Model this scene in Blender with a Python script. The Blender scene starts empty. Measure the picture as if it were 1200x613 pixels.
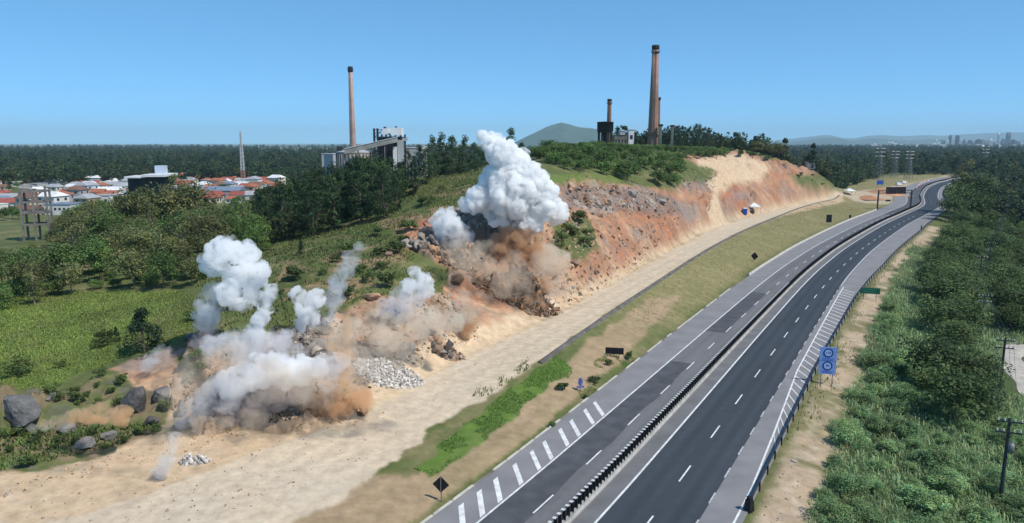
import bpy, bmesh, math, random
import numpy as np
from mathutils import Vector, Matrix

# ------------------------------------------------------------------ camera, sky, sun, exposure
SC = bpy.context.scene
COL = SC.collection
F, H = 850.0, 32.0                       # focal length in photo pixels (1200 wide), camera height
P = math.atan(138.5 / F)                 # pitch below the horizon
cam = bpy.data.cameras.new('camera')
cam.sensor_width = 36.0
cam.lens = 36.0 * F / 1200.0
cam.clip_start = 0.5
cam.clip_end = 90000
camo = bpy.data.objects.new('camera', cam)
camo.location = (0, 0, H)
camo.rotation_euler = (math.pi / 2 - P, 0, 0)
COL.objects.link(camo)
SC.camera = camo

SUN_ELEV = math.radians(53)
SUN_AZ = math.radians(121)               # clockwise from +Y, where the sun stands
world = bpy.data.worlds.new('World')
SC.world = world
world.use_nodes = True
wn = world.node_tree
bg = wn.nodes['Background']
sky = wn.nodes.new('ShaderNodeTexSky')
sky.sky_type = 'NISHITA'
sky.sun_disc = False
sky.sun_elevation = SUN_ELEV
sky.sun_rotation = SUN_AZ
sky.altitude = 0
sky.air_density = 0.35
sky.dust_density = 0.0
sky.ozone_density = 3.0
# one even grade over the whole sky: a clear deep blue day
gm = wn.nodes.new('ShaderNodeGamma'); gm.inputs[1].default_value = 0.56
tint = wn.nodes.new('ShaderNodeVectorMath'); tint.operation = 'MULTIPLY'
tint.inputs[1].default_value = (1.22, 2.5, 3.25)
wn.links.new(sky.outputs[0], gm.inputs[0]); wn.links.new(gm.outputs[0], tint.inputs[0])
wn.links.new(tint.outputs[0], bg.inputs[0])
bg.inputs[1].default_value = 0.11

sund = bpy.data.lights.new('sun', 'SUN')
sund.energy = 4.1
sund.angle = math.radians(0.5)
sund.color = (1.0, 0.945, 0.86)
suno = bpy.data.objects.new('sun', sund)
to_sun = Vector((math.sin(SUN_AZ) * math.cos(SUN_ELEV), math.cos(SUN_AZ) * math.cos(SUN_ELEV), math.sin(SUN_ELEV)))
suno.rotation_euler = to_sun.to_track_quat('Z', 'Y').to_euler()
suno.location = (0, 0, 300)
COL.objects.link(suno)

SC.view_settings.view_transform = 'Standard'
SC.view_settings.look = 'None'
SC.view_settings.gamma = 1.0
SC.view_settings.use_curve_mapping = False
SC.view_settings.exposure = 0.12
SC.render.engine = 'CYCLES'
SC.cycles.use_denoising = True
SC.cycles.max_bounces = 16
SC.cycles.diffuse_bounces = 3
SC.cycles.transmission_bounces = 4
SC.cycles.transparent_max_bounces = 12
SC.cycles.volume_bounces = 14
SC.cycles.sample_clamp_indirect = 6.0
SC.cycles.volume_max_steps = 256
SC.cycles.volume_step_rate = 0.35

RNG = np.random.default_rng(7)
random.seed(7)
CP, SP = math.cos(P), math.sin(P)

# ------------------------------------------------------------------ pixel helpers (directions only)
def ray(px, py):
    v = 306.5 - py
    return np.array([px - 600.0, F * CP + v * SP, -F * SP + v * CP])
def at_z(px, py, z=0.0):
    r = ray(px, py); t = (z - H) / r[2]
    return (r[0] * t, r[1] * t, z)
def at_y(px, py, Y):
    r = ray(px, py); t = Y / r[1]
    return Vector((r[0] * t, Y, H + r[2] * t))
def to_px(x, y, z):
    dz = z - H
    depth = y * CP - dz * SP
    up = y * SP + dz * CP
    depth = np.maximum(depth, 1.0)
    return 600.0 + F * x / depth, 306.5 - F * up / depth

# ------------------------------------------------------------------ noise in numpy
def _hash(ix, iy, iz, seed):
    h = (ix.astype(np.int64) * 374761393 + iy.astype(np.int64) * 668265263 + iz.astype(np.int64) * 2147483647 + seed * 974711) & 0xFFFFFFFF
    h = ((h ^ (h >> 13)) * 1274126177) & 0xFFFFFFFF
    h = (h ^ (h >> 16)) & 0xFFFFFF
    return h / float(0xFFFFFF)
def vnoise(x, y, z=None, seed=0):
    if z is None: z = np.zeros_like(x)
    ix, iy, iz = np.floor(x), np.floor(y), np.floor(z)
    fx, fy, fz = x - ix, y - iy, z - iz
    fx, fy, fz = [t * t * (3 - 2 * t) for t in (fx, fy, fz)]
    out = 0
    for a in (0, 1):
        for b in (0, 1):
            for c in (0, 1):
                w = (fx if a else 1 - fx) * (fy if b else 1 - fy) * (fz if c else 1 - fz)
                out = out + w * _hash(ix + a, iy + b, iz + c, seed)
    return out * 2 - 1
def fbm(x, y, z=None, oct=4, seed=0, gain=0.5):
    s, a, tot = 0, 1.0, 0
    for o in range(oct):
        k = 2.03 ** o
        s = s + a * vnoise(x * k + 17.3 * o, y * k - 9.1 * o, None if z is None else z * k + 4.7 * o, seed + o)
        tot += a; a *= gain
    return s / tot
def smooth(a, b, x):
    t = np.clip((x - a) / (b - a), 0, 1)
    return t * t * (3 - 2 * t)

# ------------------------------------------------------------------ mesh helpers
def link(o, parent=None):
    COL.objects.link(o)
    if parent is not None: o.parent = parent
    return o
def tag(o, label=None, cat=None, group=None, kind=None):
    if label: o['label'] = label
    if cat: o['category'] = cat
    if group: o['group'] = group
    if kind: o['kind'] = kind
    return o
def empty(name, loc, label=None, cat=None, group=None, rz=0.0):
    o = bpy.data.objects.new(name, None)
    o.empty_display_size = 0.5
    o.location = loc; o.rotation_euler = (0, 0, rz)
    link(o)
    return tag(o, label, cat, group)
def fast_mesh(name, verts, faces, mat=None, smooth_shade=False, col=None):
    """verts (n,3), faces (m,k) all of one size"""
    verts = np.asarray(verts, dtype=np.float32); faces = np.asarray(faces, dtype=np.int32)
    me = bpy.data.meshes.new(name)
    m, k = faces.shape
    me.vertices.add(len(verts)); me.vertices.foreach_set('co', verts.ravel())
    me.loops.add(m * k); me.loops.foreach_set('vertex_index', faces.ravel())
    me.polygons.add(m)
    me.polygons.foreach_set('loop_start', np.arange(0, m * k, k, dtype=np.int32))
    if smooth_shade: me.polygons.foreach_set('use_smooth', np.ones(m, dtype=bool))
    if col is not None:
        a = me.color_attributes.new('col', 'FLOAT_COLOR', 'POINT')
        c = np.ones((len(verts), 4), dtype=np.float32); c[:, :3] = col
        a.data.foreach_set('color', c.ravel())
    me.update(calc_edges=True); me.validate()
    if mat: me.materials.append(mat)
    return me
class MB:
    """collects boxes, bars and tubes into one mesh"""
    def __init__(s): s.v = []; s.f = []
    def quadmesh(s, vs, fs):
        n = len(s.v); s.v += [tuple(v) for v in vs]; s.f += [tuple(i + n for i in f) for f in fs]
        return s
    def box(s, cx, cy, cz, sx, sy, sz, rz=0.0, taper=1.0):
        c, d = math.cos(rz), math.sin(rz); vs = []
        for k, dz in ((1.0, -sz / 2), (taper, sz / 2)):
            for ax, ay in ((-1, -1), (1, -1), (1, 1), (-1, 1)):
                x, y = ax * sx / 2 * k, ay * sy / 2 * k
                vs.append((cx + x * c - y * d, cy + x * d + y * c, cz + dz))
        return s.quadmesh(vs, [(3, 2, 1, 0), (4, 5, 6, 7), (0, 1, 5, 4), (1, 2, 6, 5), (2, 3, 7, 6), (3, 0, 4, 7)])
    def bar(s, a, b, r, n=6, r2=None, cap=True):
        a, b = Vector(a), Vector(b); d = (b - a)
        if d.length < 1e-6: return s
        q = d.to_track_quat('Z', 'Y'); r2 = r if r2 is None else r2; vs = []
        for p, rr in ((a, r), (b, r2)):
            for i in range(n):
                t = 2 * math.pi * (i + .5) / n
                vs.append(p + q @ Vector((rr * math.cos(t), rr * math.sin(t), 0)))
        fs = [(i, (i + 1) % n, n + (i + 1) % n, n + i) for i in range(n)]
        if cap: fs += [tuple(range(n - 1, -1, -1)), tuple(range(n, 2 * n))]
        return s.quadmesh(vs, fs)
    def lathe(s, prof, n=20, cx=0, cy=0):
        vs = []
        for r, z in prof:
            for i in range(n):
                t = 2 * math.pi * i / n
                vs.append((cx + r * math.cos(t), cy + r * math.sin(t), z))
        fs = []
        for j in range(len(prof) - 1):
            for i in range(n):
                fs.append((j * n + i, j * n + (i + 1) % n, (j + 1) * n + (i + 1) % n, (j + 1) * n + i))
        fs.append(tuple(range(n - 1, -1, -1))); fs.append(tuple(range((len(prof) - 1) * n, len(prof) * n)))
        return s.quadmesh(vs, fs)
    def mesh(s, name, mat=None, smooth_shade=False):
        me = bpy.data.meshes.new(name); me.from_pydata([tuple(v) for v in s.v], [], s.f)
        if smooth_shade: me.polygons.foreach_set('use_smooth', [True] * len(me.polygons))
        if mat: me.materials.append(mat)
        me.update(); return me
    def build(s, name, mat=None, parent=None, smooth_shade=False):
        return link(bpy.data.objects.new(name, s.mesh(name, mat, smooth_shade)), parent)
def obj(name, me, parent=None, loc=None, rot=None, scale=None):
    o = bpy.data.objects.new(name, me)
    if loc is not None: o.location = loc
    if rot is not None: o.rotation_euler = rot
    if scale is not None: o.scale = scale
    return link(o, parent)

# ------------------------------------------------------------------ materials
def mat_new(name):
    m = bpy.data.materials.new(name); m.use_nodes = True
    nt = m.node_tree; b = nt.nodes['Principled BSDF']
    return m, nt, b
def simple(name, col, rough=0.7, metal=0.0, var=0.18, scale=1.5, bump=0.0, spec=0.3, objvar=0.0):
    """base colour broken up by two scales of noise (dirt and wear)"""
    m, nt, b = mat_new(name)
    N = nt.nodes.new; L = nt.links.new
    tc = N('ShaderNodeTexCoord')
    n1 = N('ShaderNodeTexNoise'); n1.inputs['Scale'].default_value = scale; n1.inputs['Detail'].default_value = 6
    L(tc.outputs['Object'], n1.inputs['Vector'])
    mr = N('ShaderNodeMapRange'); mr.inputs['From Min'].default_value = 0.3; mr.inputs['From Max'].default_value = 0.7
    mr.inputs['To Min'].default_value = 1 - var; mr.inputs['To Max'].default_value = 1 + var
    L(n1.outputs['Fac'], mr.inputs['Value'])
    fac = mr.outputs[0]
    if objvar:
        oi = N('ShaderNodeObjectInfo'); m2 = N('ShaderNodeMapRange')
        m2.inputs['To Min'].default_value = 1 - objvar; m2.inputs['To Max'].default_value = 1 + objvar
        L(oi.outputs['Random'], m2.inputs['Value'])
        mu = N('ShaderNodeMath'); mu.operation = 'MULTIPLY'; L(fac, mu.inputs[0]); L(m2.outputs[0], mu.inputs[1]); fac = mu.outputs[0]
    mx = N('ShaderNodeVectorMath'); mx.operation = 'SCALE'
    mx.inputs[0].default_value = col[:3]
    L(fac, mx.inputs['Scale']); L(mx.outputs[0], b.inputs['Base Color'])
    b.inputs['Roughness'].default_value = rough; b.inputs['Metallic'].default_value = metal
    b.inputs['Specular IOR Level'].default_value = spec
    if bump:
        bp = N('ShaderNodeBump'); bp.inputs['Strength'].default_value = bump; bp.inputs['Distance'].default_value = 0.1
        L(n1.outputs['Fac'], bp.inputs['Height']); L(bp.outputs[0], b.inputs['Normal'])
    return m
def attr_mat(name, rough=0.9, fine=3.0, var=0.25, bump=0.35, dist=0.15, objvar=0.0, transl=0.0, spec=0.15):
    """colour from the mesh's own 'col' attribute, with fine noise and relief"""
    m, nt, b = mat_new(name)
    N = nt.nodes.new; L = nt.links.new
    at = N('ShaderNodeVertexColor'); at.layer_name = 'col'
    geo = N('ShaderNodeNewGeometry')
    fac = None
    if var:
        n1 = N('ShaderNodeTexNoise'); n1.inputs['Scale'].default_value = fine; n1.inputs['Detail'].default_value = 5
        n1.inputs['Roughness'].default_value = 0.65
        L(geo.outputs['Position'], n1.inputs['Vector'])
        mr = N('ShaderNodeMapRange'); mr.inputs['From Min'].default_value = 0.28; mr.inputs['From Max'].default_value = 0.72
        mr.inputs['To Min'].default_value = 1 - var; mr.inputs['To Max'].default_value = 1 + var
        L(n1.outputs['Fac'], mr.inputs['Value']); fac = mr.outputs[0]
        if bump:
            bp = N('ShaderNodeBump'); bp.inputs['Strength'].default_value = bump; bp.inputs['Distance'].default_value = dist
            L(n1.outputs['Fac'], bp.inputs['Height']); L(bp.outputs[0], b.inputs['Normal'])
    if objvar:
        oi = N('ShaderNodeObjectInfo'); m2 = N('ShaderNodeMapRange')
        m2.inputs['To Min'].default_value = 1 - objvar; m2.inputs['To Max'].default_value = 1 + objvar
        L(oi.outputs['Random'], m2.inputs['Value'])
        if fac is not None:
            mu = N('ShaderNodeMath'); mu.operation = 'MULTIPLY'; L(fac, mu.inputs[0]); L(m2.outputs[0], mu.inputs[1]); fac = mu.outputs[0]
        else: fac = m2.outputs[0]
    out = at.outputs['Color']
    if fac is not None:
        mx = N('ShaderNodeVectorMath'); mx.operation = 'SCALE'
        L(at.outputs['Color'], mx.inputs[0]); L(fac, mx.inputs['Scale']); out = mx.outputs[0]
    L(out, b.inputs['Base Color'])
    b.inputs['Roughness'].default_value = rough
    b.inputs['Specular IOR Level'].default_value = spec
    if transl:
        tr = N('ShaderNodeBsdfTranslucent'); L(out, tr.inputs['Color'])
        ms = N('ShaderNodeMixShader'); ms.inputs[0].default_value = transl
        o = nt.nodes['Material Output']
        L(b.outputs[0], ms.inputs[1]); L(tr.outputs[0], ms.inputs[2]); L(ms.outputs[0], o.inputs['Surface'])
    return m

M_TERRAIN = attr_mat('soil_and_turf', fine=0.9, var=0.2, bump=0.35, dist=0.3)
M_PLAIN = attr_mat('plain_fields', fine=0.02, var=0.35, bump=0)
M_ROCK = attr_mat('broken_rock', fine=2.2, var=0.3, bump=0.6, dist=0.2, objvar=0.15)
M_LEAF = attr_mat('foliage', rough=0.65, var=0, bump=0, objvar=0.30, transl=0.3, spec=0.25)
M_LEAF_FAR = attr_mat('foliage_far', rough=0.8, var=0, bump=0, objvar=0.30, transl=0.0, spec=0.1)
M_GRASS = attr_mat('grass_blades', rough=0.6, var=0, bump=0, transl=0.25, spec=0.25)
M_BARK = simple('bark', (0.13, 0.10, 0.075), 0.9, var=0.35, scale=3, bump=0.5)
M_PALEBARK = simple('pale_bark', (0.30, 0.26, 0.21), 0.9, var=0.35, scale=2, bump=0.4)
M_CONC = simple('concrete', (0.36, 0.345, 0.32), 0.85, var=0.22, scale=0.8, bump=0.2)
M_CONC_OLD = simple('stained_concrete', (0.19, 0.175, 0.155), 0.9, var=0.4, scale=0.35, bump=0.2)
M_PALE_CONC = simple('pale_concrete', (0.50, 0.475, 0.43), 0.85, var=0.2, scale=0.9)
M_BLACK = simple('black_paint', (0.012, 0.012, 0.014), 0.6, var=0.25, scale=2)
M_STEEL = simple('galvanised_steel', (0.22, 0.22, 0.225), 0.5, metal=0.4, var=0.2, scale=1.5)
M_DARK_STEEL = simple('dark_steel', (0.045, 0.045, 0.05), 0.6, metal=0.2, var=0.3, scale=1.5)
M_WHITE = simple('white_paint', (0.72, 0.72, 0.71), 0.6, var=0.1, scale=0.5)
M_MARK = simple('road_paint', (0.66, 0.66, 0.65), 0.7, var=0.22, scale=1.3)
M_MARK_OLD = simple('worn_road_paint', (0.44, 0.44, 0.44), 0.75, var=0.4, scale=1.8)

# ------------------------------------------------------------------ the highway's line on the ground
BAR_PX = [(664.6,613),(714,562.5),(805,465.5),(885,380),(932.6,330.8),(958.7,308),(988,286.8),(1030.4,262.4),(1060,249),(1078,239.6),(1078,229.5),(1083,221.5),(1090,217.2),(1104,212.8)]
bp = [np.array(at_z(x, y)[:2]) for x, y in BAR_PX]
d0 = (bp[1] - bp[0]) / np.linalg.norm(bp[1] - bp[0])
bp = [bp[0] - d0 * 75] + bp
d1 = np.array([0.68, 0.73])
bp += [bp[-1] + d1 * 120, bp[-1] + d1 * 320 + np.array([60, -20])]
def catmull(pts, step=2.0):
    pts = [np.asarray(p, float) for p in pts]
    pts = [2 * pts[0] - pts[1]] + pts + [2 * pts[-1] - pts[-2]]
    out = []
    for i in range(1, len(pts) - 2):
        p0, p1, p2, p3 = pts[i-1:i+3]
        n = max(2, int(np.linalg.norm(p2 - p1) / step))
        for k in range(n):
            t = k / n
            out.append(0.5 * ((2*p1) + (-p0+p2)*t + (2*p0-5*p1+4*p2-p3)*t*t + (-p0+3*p1-3*p2+p3)*t**3))
    out.append(pts[-2]); return np.array(out)
def resample(c, step):
    s = np.concatenate([[0], np.cumsum(np.linalg.norm(np.diff(c, axis=0), axis=1))])
    n = int(s[-1] / step); q = np.arange(n + 1) * step
    return np.stack([np.interp(q, s, c[:, k]) for k in range(c.shape[1])], 1)
ROAD = resample(catmull(bp), 2.0)
# light smoothing keeps the S-bend but no kinks
for _ in range(6):
    ROAD[1:-1] = 0.25 * ROAD[:-2] + 0.5 * ROAD[1:-1] + 0.25 * ROAD[2:]
TAN = np.gradient(ROAD, axis=0); TAN /= np.linalg.norm(TAN, axis=1)[:, None]
NRM = np.stack([TAN[:, 1], -TAN[:, 0]], 1)            # to the right of travel away from the camera
def road_pt(s, off, z=0.0):
    """s in metres along the median, off to the right"""
    i = np.clip(s / 2.0, 0, len(ROAD) - 1.001); k = int(i); t = i - k
    p = ROAD[k] * (1 - t) + ROAD[k+1] * t; n = NRM[k] * (1 - t) + NRM[k+1] * t
    q = p + n * off
    return Vector((q[0], q[1], z))
def road_s(px, py):
    p = np.array(at_z(px, py)[:2]); return 2.0 * int(np.argmin(np.linalg.norm(ROAD - p, axis=1)))
def road_off(x, y):
    """signed offset and station for arrays of points"""
    sh = x.shape; xf, yf = x.ravel(), y.ravel()
    off = np.empty(len(xf)); st = np.empty(len(xf))
    R = ROAD[::3]; T = TAN[::3]; Nn = NRM[::3]
    for a in range(0, len(xf), 20000):
        dx = xf[a:a+20000, None] - R[None, :, 0]; dy = yf[a:a+20000, None] - R[None, :, 1]
        k = np.argmin(dx*dx + dy*dy, axis=1); ii = np.arange(len(k))
        ddx, ddy = dx[ii, k], dy[ii, k]
        off[a:a+20000] = ddx * Nn[k, 0] + ddy * Nn[k, 1]
        st[a:a+20000] = k * 6.0 + ddx * T[k, 0] + ddy * T[k, 1]
    return off.reshape(sh), st.reshape(sh)
S_AT = lambda px, py: road_s(px, py)
# widening of the outer shoulders with distance
def right_edge(s):    # outer edge of the right carriageway (guardrail line)
    return np.interp(s, [0, 130, 190, 240, 330, 470, 560], [12.9, 13.0, 14.0, 15.8, 16.8, 14.0, 12.5])
def left_edge(s):     # kerb line of the left carriageway
    return -np.interp(s, [0, 90, 150, 230, 330, 460, 560, 700], [10.1, 10.6, 11.0, 11.6, 12.6, 13.5, 13.5, 13.0])

# ------------------------------------------------------------------ the haul road beside it (pixel, height)
HAUL_R = [(-60,905,.8),(180,720,.9),(330,621,1.0),(463,539,1.2),(508,500,1.4),(599,449,2.0),(692,380,2.8),(757,338,3.5),(832,290,4.0),(880,266,4.0),(920,250,3.5),(949,239.6,2.6),(988,231,1.5)]
HAUL_L = [(-260,800,.9),(-60,680,1.0),(150,585,1.2),(290,535,1.4),(400,495,1.7),(480,455,2.0),(560,405,2.5),(640,376,3.0),(688,350,3.4),(757,310,3.9),(825,274,4.2),(873,254.5,4.1),(920,243.4,3.6),(950,236.5,2.7),(985,229.5,1.6)]
HR = [at_z(*p) for p in HAUL_R]; HL = [at_z(*p) for p in HAUL_L]

# ------------------------------------------------------------------ terrain: anchors and radial interpolation
ANCH = []
def A(px, py, Y):
    p = at_y(px, py, Y); ANCH.append((p.x, p.y, p.z))
for x, y, z in HR + HL: ANCH.append((x, y, z))
cols = {
 640: [(330,131),(280,143),(240,156),(210,172),(192,200)],
 560: [(350,118),(300,131),(260,145),(230,166),(212,186)],
 480: [(400,96),(340,109),(300,124),(262,145),(232,170),(210,205)],
 400: [(430,88),(370,99),(315,118),(282,140),(266,158)],
 300: [(470,78),(420,86),(380,96),(345,110),(315,124),(298,142)],
 200: [(500,74),(450,82),(400,92),(362,106),(342,120)],
 100: [(520,70),(470,78),(420,90),(380,103),(350,120)],
 0:   [(530,66),(480,74),(430,86),(390,101),(360,118)],
 -150:[(520,66),(450,82),(400,100)],
 720: [(290,161),(250,177),(224,196),(206,216),(190,244)],
 780: [(262,200),(236,221),(212,241),(196,264),(183,292)],
 830: [(241,250),(216,276),(196,297),(184,318)],
 880: [(236,299),(216,321),(196,342),(181,360)],
 930: [(225,358),(206,377),(194,396)],
 965: [(222,400),(206,424)],
}
for px, l in cols.items():
    for py, Y in l: A(px, py, Y)
for px, py, Y in ((690,179,310),(740,174,380),(800,176,380),(850,180,400),(640,182,300),(560,195,270),(700,171,450),(780,172,450),(860,182,460),(920,192,440)): A(px, py, Y)
for X, Y, z in ((-60,180,9),(-30,190,14),(-95,170,6),(-140,170,5),(-60,230,5),(-100,230,5),(-160,240,4),(-10,240,18),(-20,300,10),(30,330,22),
                (-80,300,2),(-160,320,1),(-250,300,1),(-40,400,3),(-150,420,0),(-300,420,0),(-100,550,0),(-250,600,0),(0,500,12),(60,520,16),(120,520,12),
                (20,640,2),(150,640,0),(200,520,1),(240,580,0),(-300,150,4),(-220,80,2),(-120,40,1),(-60,30,.8),(-40,10,.5),(-100,-30,.5)):
    ANCH.append((X, Y, z))
# highway and its verges
for s in range(0, len(ROAD) * 2 - 2, 24):
    for o, z in ((left_edge(s) - .6, 0.05), (-4, 0), (5, 0), (right_edge(s) + .6, 0.0)):
        p = road_pt(s, float(o)); ANCH.append((p.x, p.y, z))
    if s % 48 == 0:
        for o, z in ((19, -0.6), (28, -3.2), (42, -5.5), (65, -6.0), (100, -6.0), (160, -5.0)):
            p = road_pt(s, o); ANCH.append((p.x, p.y, z))
ANCH = np.array(ANCH)
keep = [0]
for i in range(1, len(ANCH)):
    if np.min(np.hypot(ANCH[keep, 0] - ANCH[i, 0], ANCH[keep, 1] - ANCH[i, 1])) > 1.2: keep.append(i)
ANCH = ANCH[keep]
def _phi(r): return np.sqrt(r * r + 9.0)
_D = _phi(np.hypot(ANCH[:, None, 0] - ANCH[None, :, 0], ANCH[:, None, 1] - ANCH[None, :, 1]))
_n = len(ANCH)
_A = np.zeros((_n + 1, _n + 1)); _A[:_n, :_n] = _D - 0.6 * np.eye(_n); _A[_n, :_n] = 1; _A[:_n, _n] = 1
_W = np.linalg.solve(_A, np.concatenate([ANCH[:, 2], [0]]))
def rbf(x, y):
    sh = np.shape(x); xf, yf = np.ravel(x), np.ravel(y); out = np.empty(len(xf))
    for a in range(0, len(xf), 8000):
        out[a:a+8000] = _phi(np.hypot(xf[a:a+8000, None] - ANCH[None, :, 0], yf[a:a+8000, None] - ANCH[None, :, 1])) @ _W[:_n] + _W[_n]
    return out.reshape(sh)
# --- where bare earth and rock are: outlines read off the photograph, applied to ground positions
def inpoly(px, py, poly):
    c = np.zeros(px.shape, bool); n = len(poly)
    for i in range(n):
        x1, y1 = poly[i]; x2, y2 = poly[(i + 1) % n]
        cond = ((y1 > py) != (y2 > py)) & (px < (x2 - x1) * (py - y1) / (y2 - y1 + 1e-9) + x1)
        c ^= cond
    return c
POLY_CUT = [(-80,640),(-80,565),(0,560),(60,548),(120,535),(190,500),(205,470),(150,448),(128,432),(160,420),(225,402),(240,385),(300,398),(340,385),(385,372),(420,352),(440,345),(470,350),(520,345),(525,310),(500,300),(478,290),(470,265),(500,255),(540,250),(560,228),(610,215),(645,216),(690,212),(740,217),(790,222),(800,214),(832,212),(838,198),(812,192),(798,184),(820,178),(868,177),(905,187),(945,193),(960,205),(985,226),(990,236),(880,262),(700,372),(600,430),(440,540),(300,620),(100,760),(-80,760)]
POLY_ROCKS = [[(655,225),(690,216),(740,220),(790,232),(800,250),(770,252),(730,246),(700,250),(660,240)],
              [(795,200),(830,196),(838,215),(835,225),(800,222),(790,210)],
              [(540,225),(610,222),(620,275),(560,282),(535,262)],
              [(500,270),(545,265),(560,300),(520,310)],
              [(320,390),(370,385),(395,425),(350,440),(325,420)],
              [(0,455),(55,450),(55,500),(0,505)]]
POLY_GREEN_IN_CUT = [[(650,262),(690,255),(702,290),(685,305),(650,300)],[(525,300),(545,290),(550,310),(530,320)],[(205,420),(240,410),(240,440),(215,450)],
                     [(925,205),(960,205),(985,224),(960,222),(930,215)]]
POLY_PALE = [[(815,186),(868,180),(905,195),(890,212),(860,214),(840,230),(850,255),(838,262),(828,252),(836,225),(820,205)],   # ramp up the cut
             [(430,440),(500,400),(560,385),(640,372),(560,420),(480,470),(440,480)]]
POLY_BROWN = [[(480,560),(620,470),(690,400),(760,350),(800,345),(730,420),(660,480),(560,560),(480,613),(360,640),(330,613),(440,560)]]
POLY_LUSH = [[(-100,455),(0,450),(60,455),(120,425),(160,415),(225,398),(235,350),(200,340),(60,340),(-100,345)],
             [(480,548),(530,515),(600,455),(650,415),(672,430),(610,480),(550,530),(500,560)],
             [(645,205),(700,200),(735,207),(720,215),(645,213)]]
POLY_BLAST = [(210,430),(240,400),(330,382),(420,350),(520,345),(562,372),(540,402),(500,425),(430,462),(420,488),(330,508),(240,505),(200,480)]
POLY_BANK = [(-80,455),(0,448),(70,452),(150,440),(205,465),(200,500),(120,535),(0,560),(-80,565)]
def masks(x, y, z):
    px, py = to_px(x, y, z)
    front = y > 20
    k = np.clip(y, 30, 600) / 850.0
    w1 = fbm(x / 4.0, y / 4.0, oct=4, seed=3) * 2.2 / k * 0.35
    w2 = fbm(x / 4.0 + 50, y / 4.0, oct=4, seed=9) * 2.2 / k * 0.35
    jx, jy = px + np.clip(w1, -14, 14), py + np.clip(w2, -9, 9)
    return jx, jy, front
def ragged(px, py, poly): return inpoly(px, py, poly).astype(float)

def _haul_table():
    a = resample(catmull([np.array(p) for p in HR[3:]], 3), 3.0); b = resample(catmull([np.array(p) for p in HL[4:]], 3), 3.0)
    oa, sa = road_off(a[:, 0], a[:, 1]); ob, sb_ = road_off(b[:, 0], b[:, 1])
    q = np.arange(max(sa.min(), sb_.min()), min(sa.max(), sb_.max()), 4.0); ia, ib = np.argsort(sa), np.argsort(sb_)
    R_, L_, Z_ = np.interp(q, sa[ia], oa[ia]), np.interp(q, sb_[ib], ob[ib]), np.interp(q, sa[ia], a[ia, 2])
    for _ in range(30):
        for v in (R_, L_, Z_): v[1:-1] = .25 * v[:-2] + .5 * v[1:-1] + .25 * v[2:]
    return q, R_, L_, Z_
HS = _haul_table()
def height(x, y, detail=True):
    x = np.asarray(x, float); y = np.asarray(y, float)
    z = rbf(x, y)
    off, st = road_off(x, y)
    inl, inr = left_edge(st), right_edge(st)
    outd = np.maximum(np.maximum(inl - off, off - inr), 0)      # metres outside the carriageways
    r = np.hypot(x, y)
    far = smooth(620, 860, r)
    z = z * (1 - far)
    if detail:
        jx, jy, fr = masks(x, y, z)
        cut = ragged(jx, jy, POLY_CUT) * fr * (r < 480)
        rock = np.zeros_like(cut)
        for p in POLY_ROCKS: rock = np.maximum(rock, ragged(jx, jy, p) * fr)
        # how far above the haul road the ground stands: the flat dirt stays smooth
        steep = smooth(2.8, 7.0, z - np.interp(y, [40, 100, 250, 400], [0.8, 2.0, 4.0, 1.5])) * (off < -20)
        rough = np.clip(cut * steep + rock * .8 + .55 * ragged(jx, jy, POLY_BLAST) * fr + .3 * ragged(jx, jy, POLY_BANK) * fr, 0, 1)
        base = fbm(x / 22, y / 22, oct=3, seed=21)
        n1 = 1 - np.abs(fbm(x / 7, y / 7, z / 7, oct=4, seed=31)) * 2
        n2 = fbm(x / 2.4, y / 2.4, oct=3, seed=41)
        wild = np.clip(outd / 8, 0, 1) * np.where((z < 4.6) & (off > -62) & (y > 60), .22, 1.0)
        wx, wy = x + 1.2 * n2, y + 1.2 * fbm(x / 3 + 7, y / 3, oct=2, seed=44)
        def steps(sz, sd, sk):
            u, v = wx + sk * wy, wy - sk * wx
            return _hash(np.floor(u / sz), np.floor(v / (sz * 1.4)), np.zeros_like(u), sd) - .5
        block = 1.5 * steps(4.2, 5, .3) + 1.0 * steps(2.1, 6, -.4) + .55 * steps(1.05, 7, .6)
        craggy = smooth(-.15, .35, fbm(x / 14, y / 14, oct=3, seed=47))
        z = z + rough * (n1 * 0.9 + n2 * 0.5 + base * 0.8 - 0.4 + block * (.6 + 1.3 * craggy))
        z = z + wild * (1 - rough) * (base * 0.35 + 0.12 * fbm(x / 3, y / 3, oct=3, seed=51)) * np.where(cut > 0, 0.45, 1.0)
    # made ground: even embankment up to an even haul road
    zh = np.interp(st, HS[0], HS[3]); oR = np.interp(st, HS[0], HS[1]); oL = np.interp(st, HS[0], HS[2])
    t = np.clip((left_edge(st) - .5 - off) / np.maximum(left_edge(st) - .5 - oR, 1), 0, 1)
    made = zh * (t * .75 + .25 * smooth(0, 1, t)) + .05 * fbm(x / 4, y / 4, oct=3, seed=55)
    wgt = (off < left_edge(st)) * (1 - smooth(0, 5, oL - off)) * smooth(HS[0][0], HS[0][0] + 25, st) * (1 - smooth(HS[0][-1] - 25, HS[0][-1] + 5, st)) * (y > 60)
    z = z * (1 - wgt) + made * wgt
    z = z * smooth(0.0, 2.5, outd) + (-0.14) * (1 - smooth(0.0, 2.5, outd))
    return z
def ground_px_slow(px, py, tmax=900):
    """first point of the terrain along the line of sight through a photo pixel"""
    r = ray(px, py); r = r / r[1]
    ys = np.geomspace(25, tmax, 500)
    zs = height(r[0] * ys, ys); zr = H + r[2] * ys
    k = np.argmax(zr < zs)
    if zr[k] >= zs[k]: k = len(ys) - 1
    yv = ys[k]
    return Vector((r[0] * yv, yv, float(zs[k])))

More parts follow.
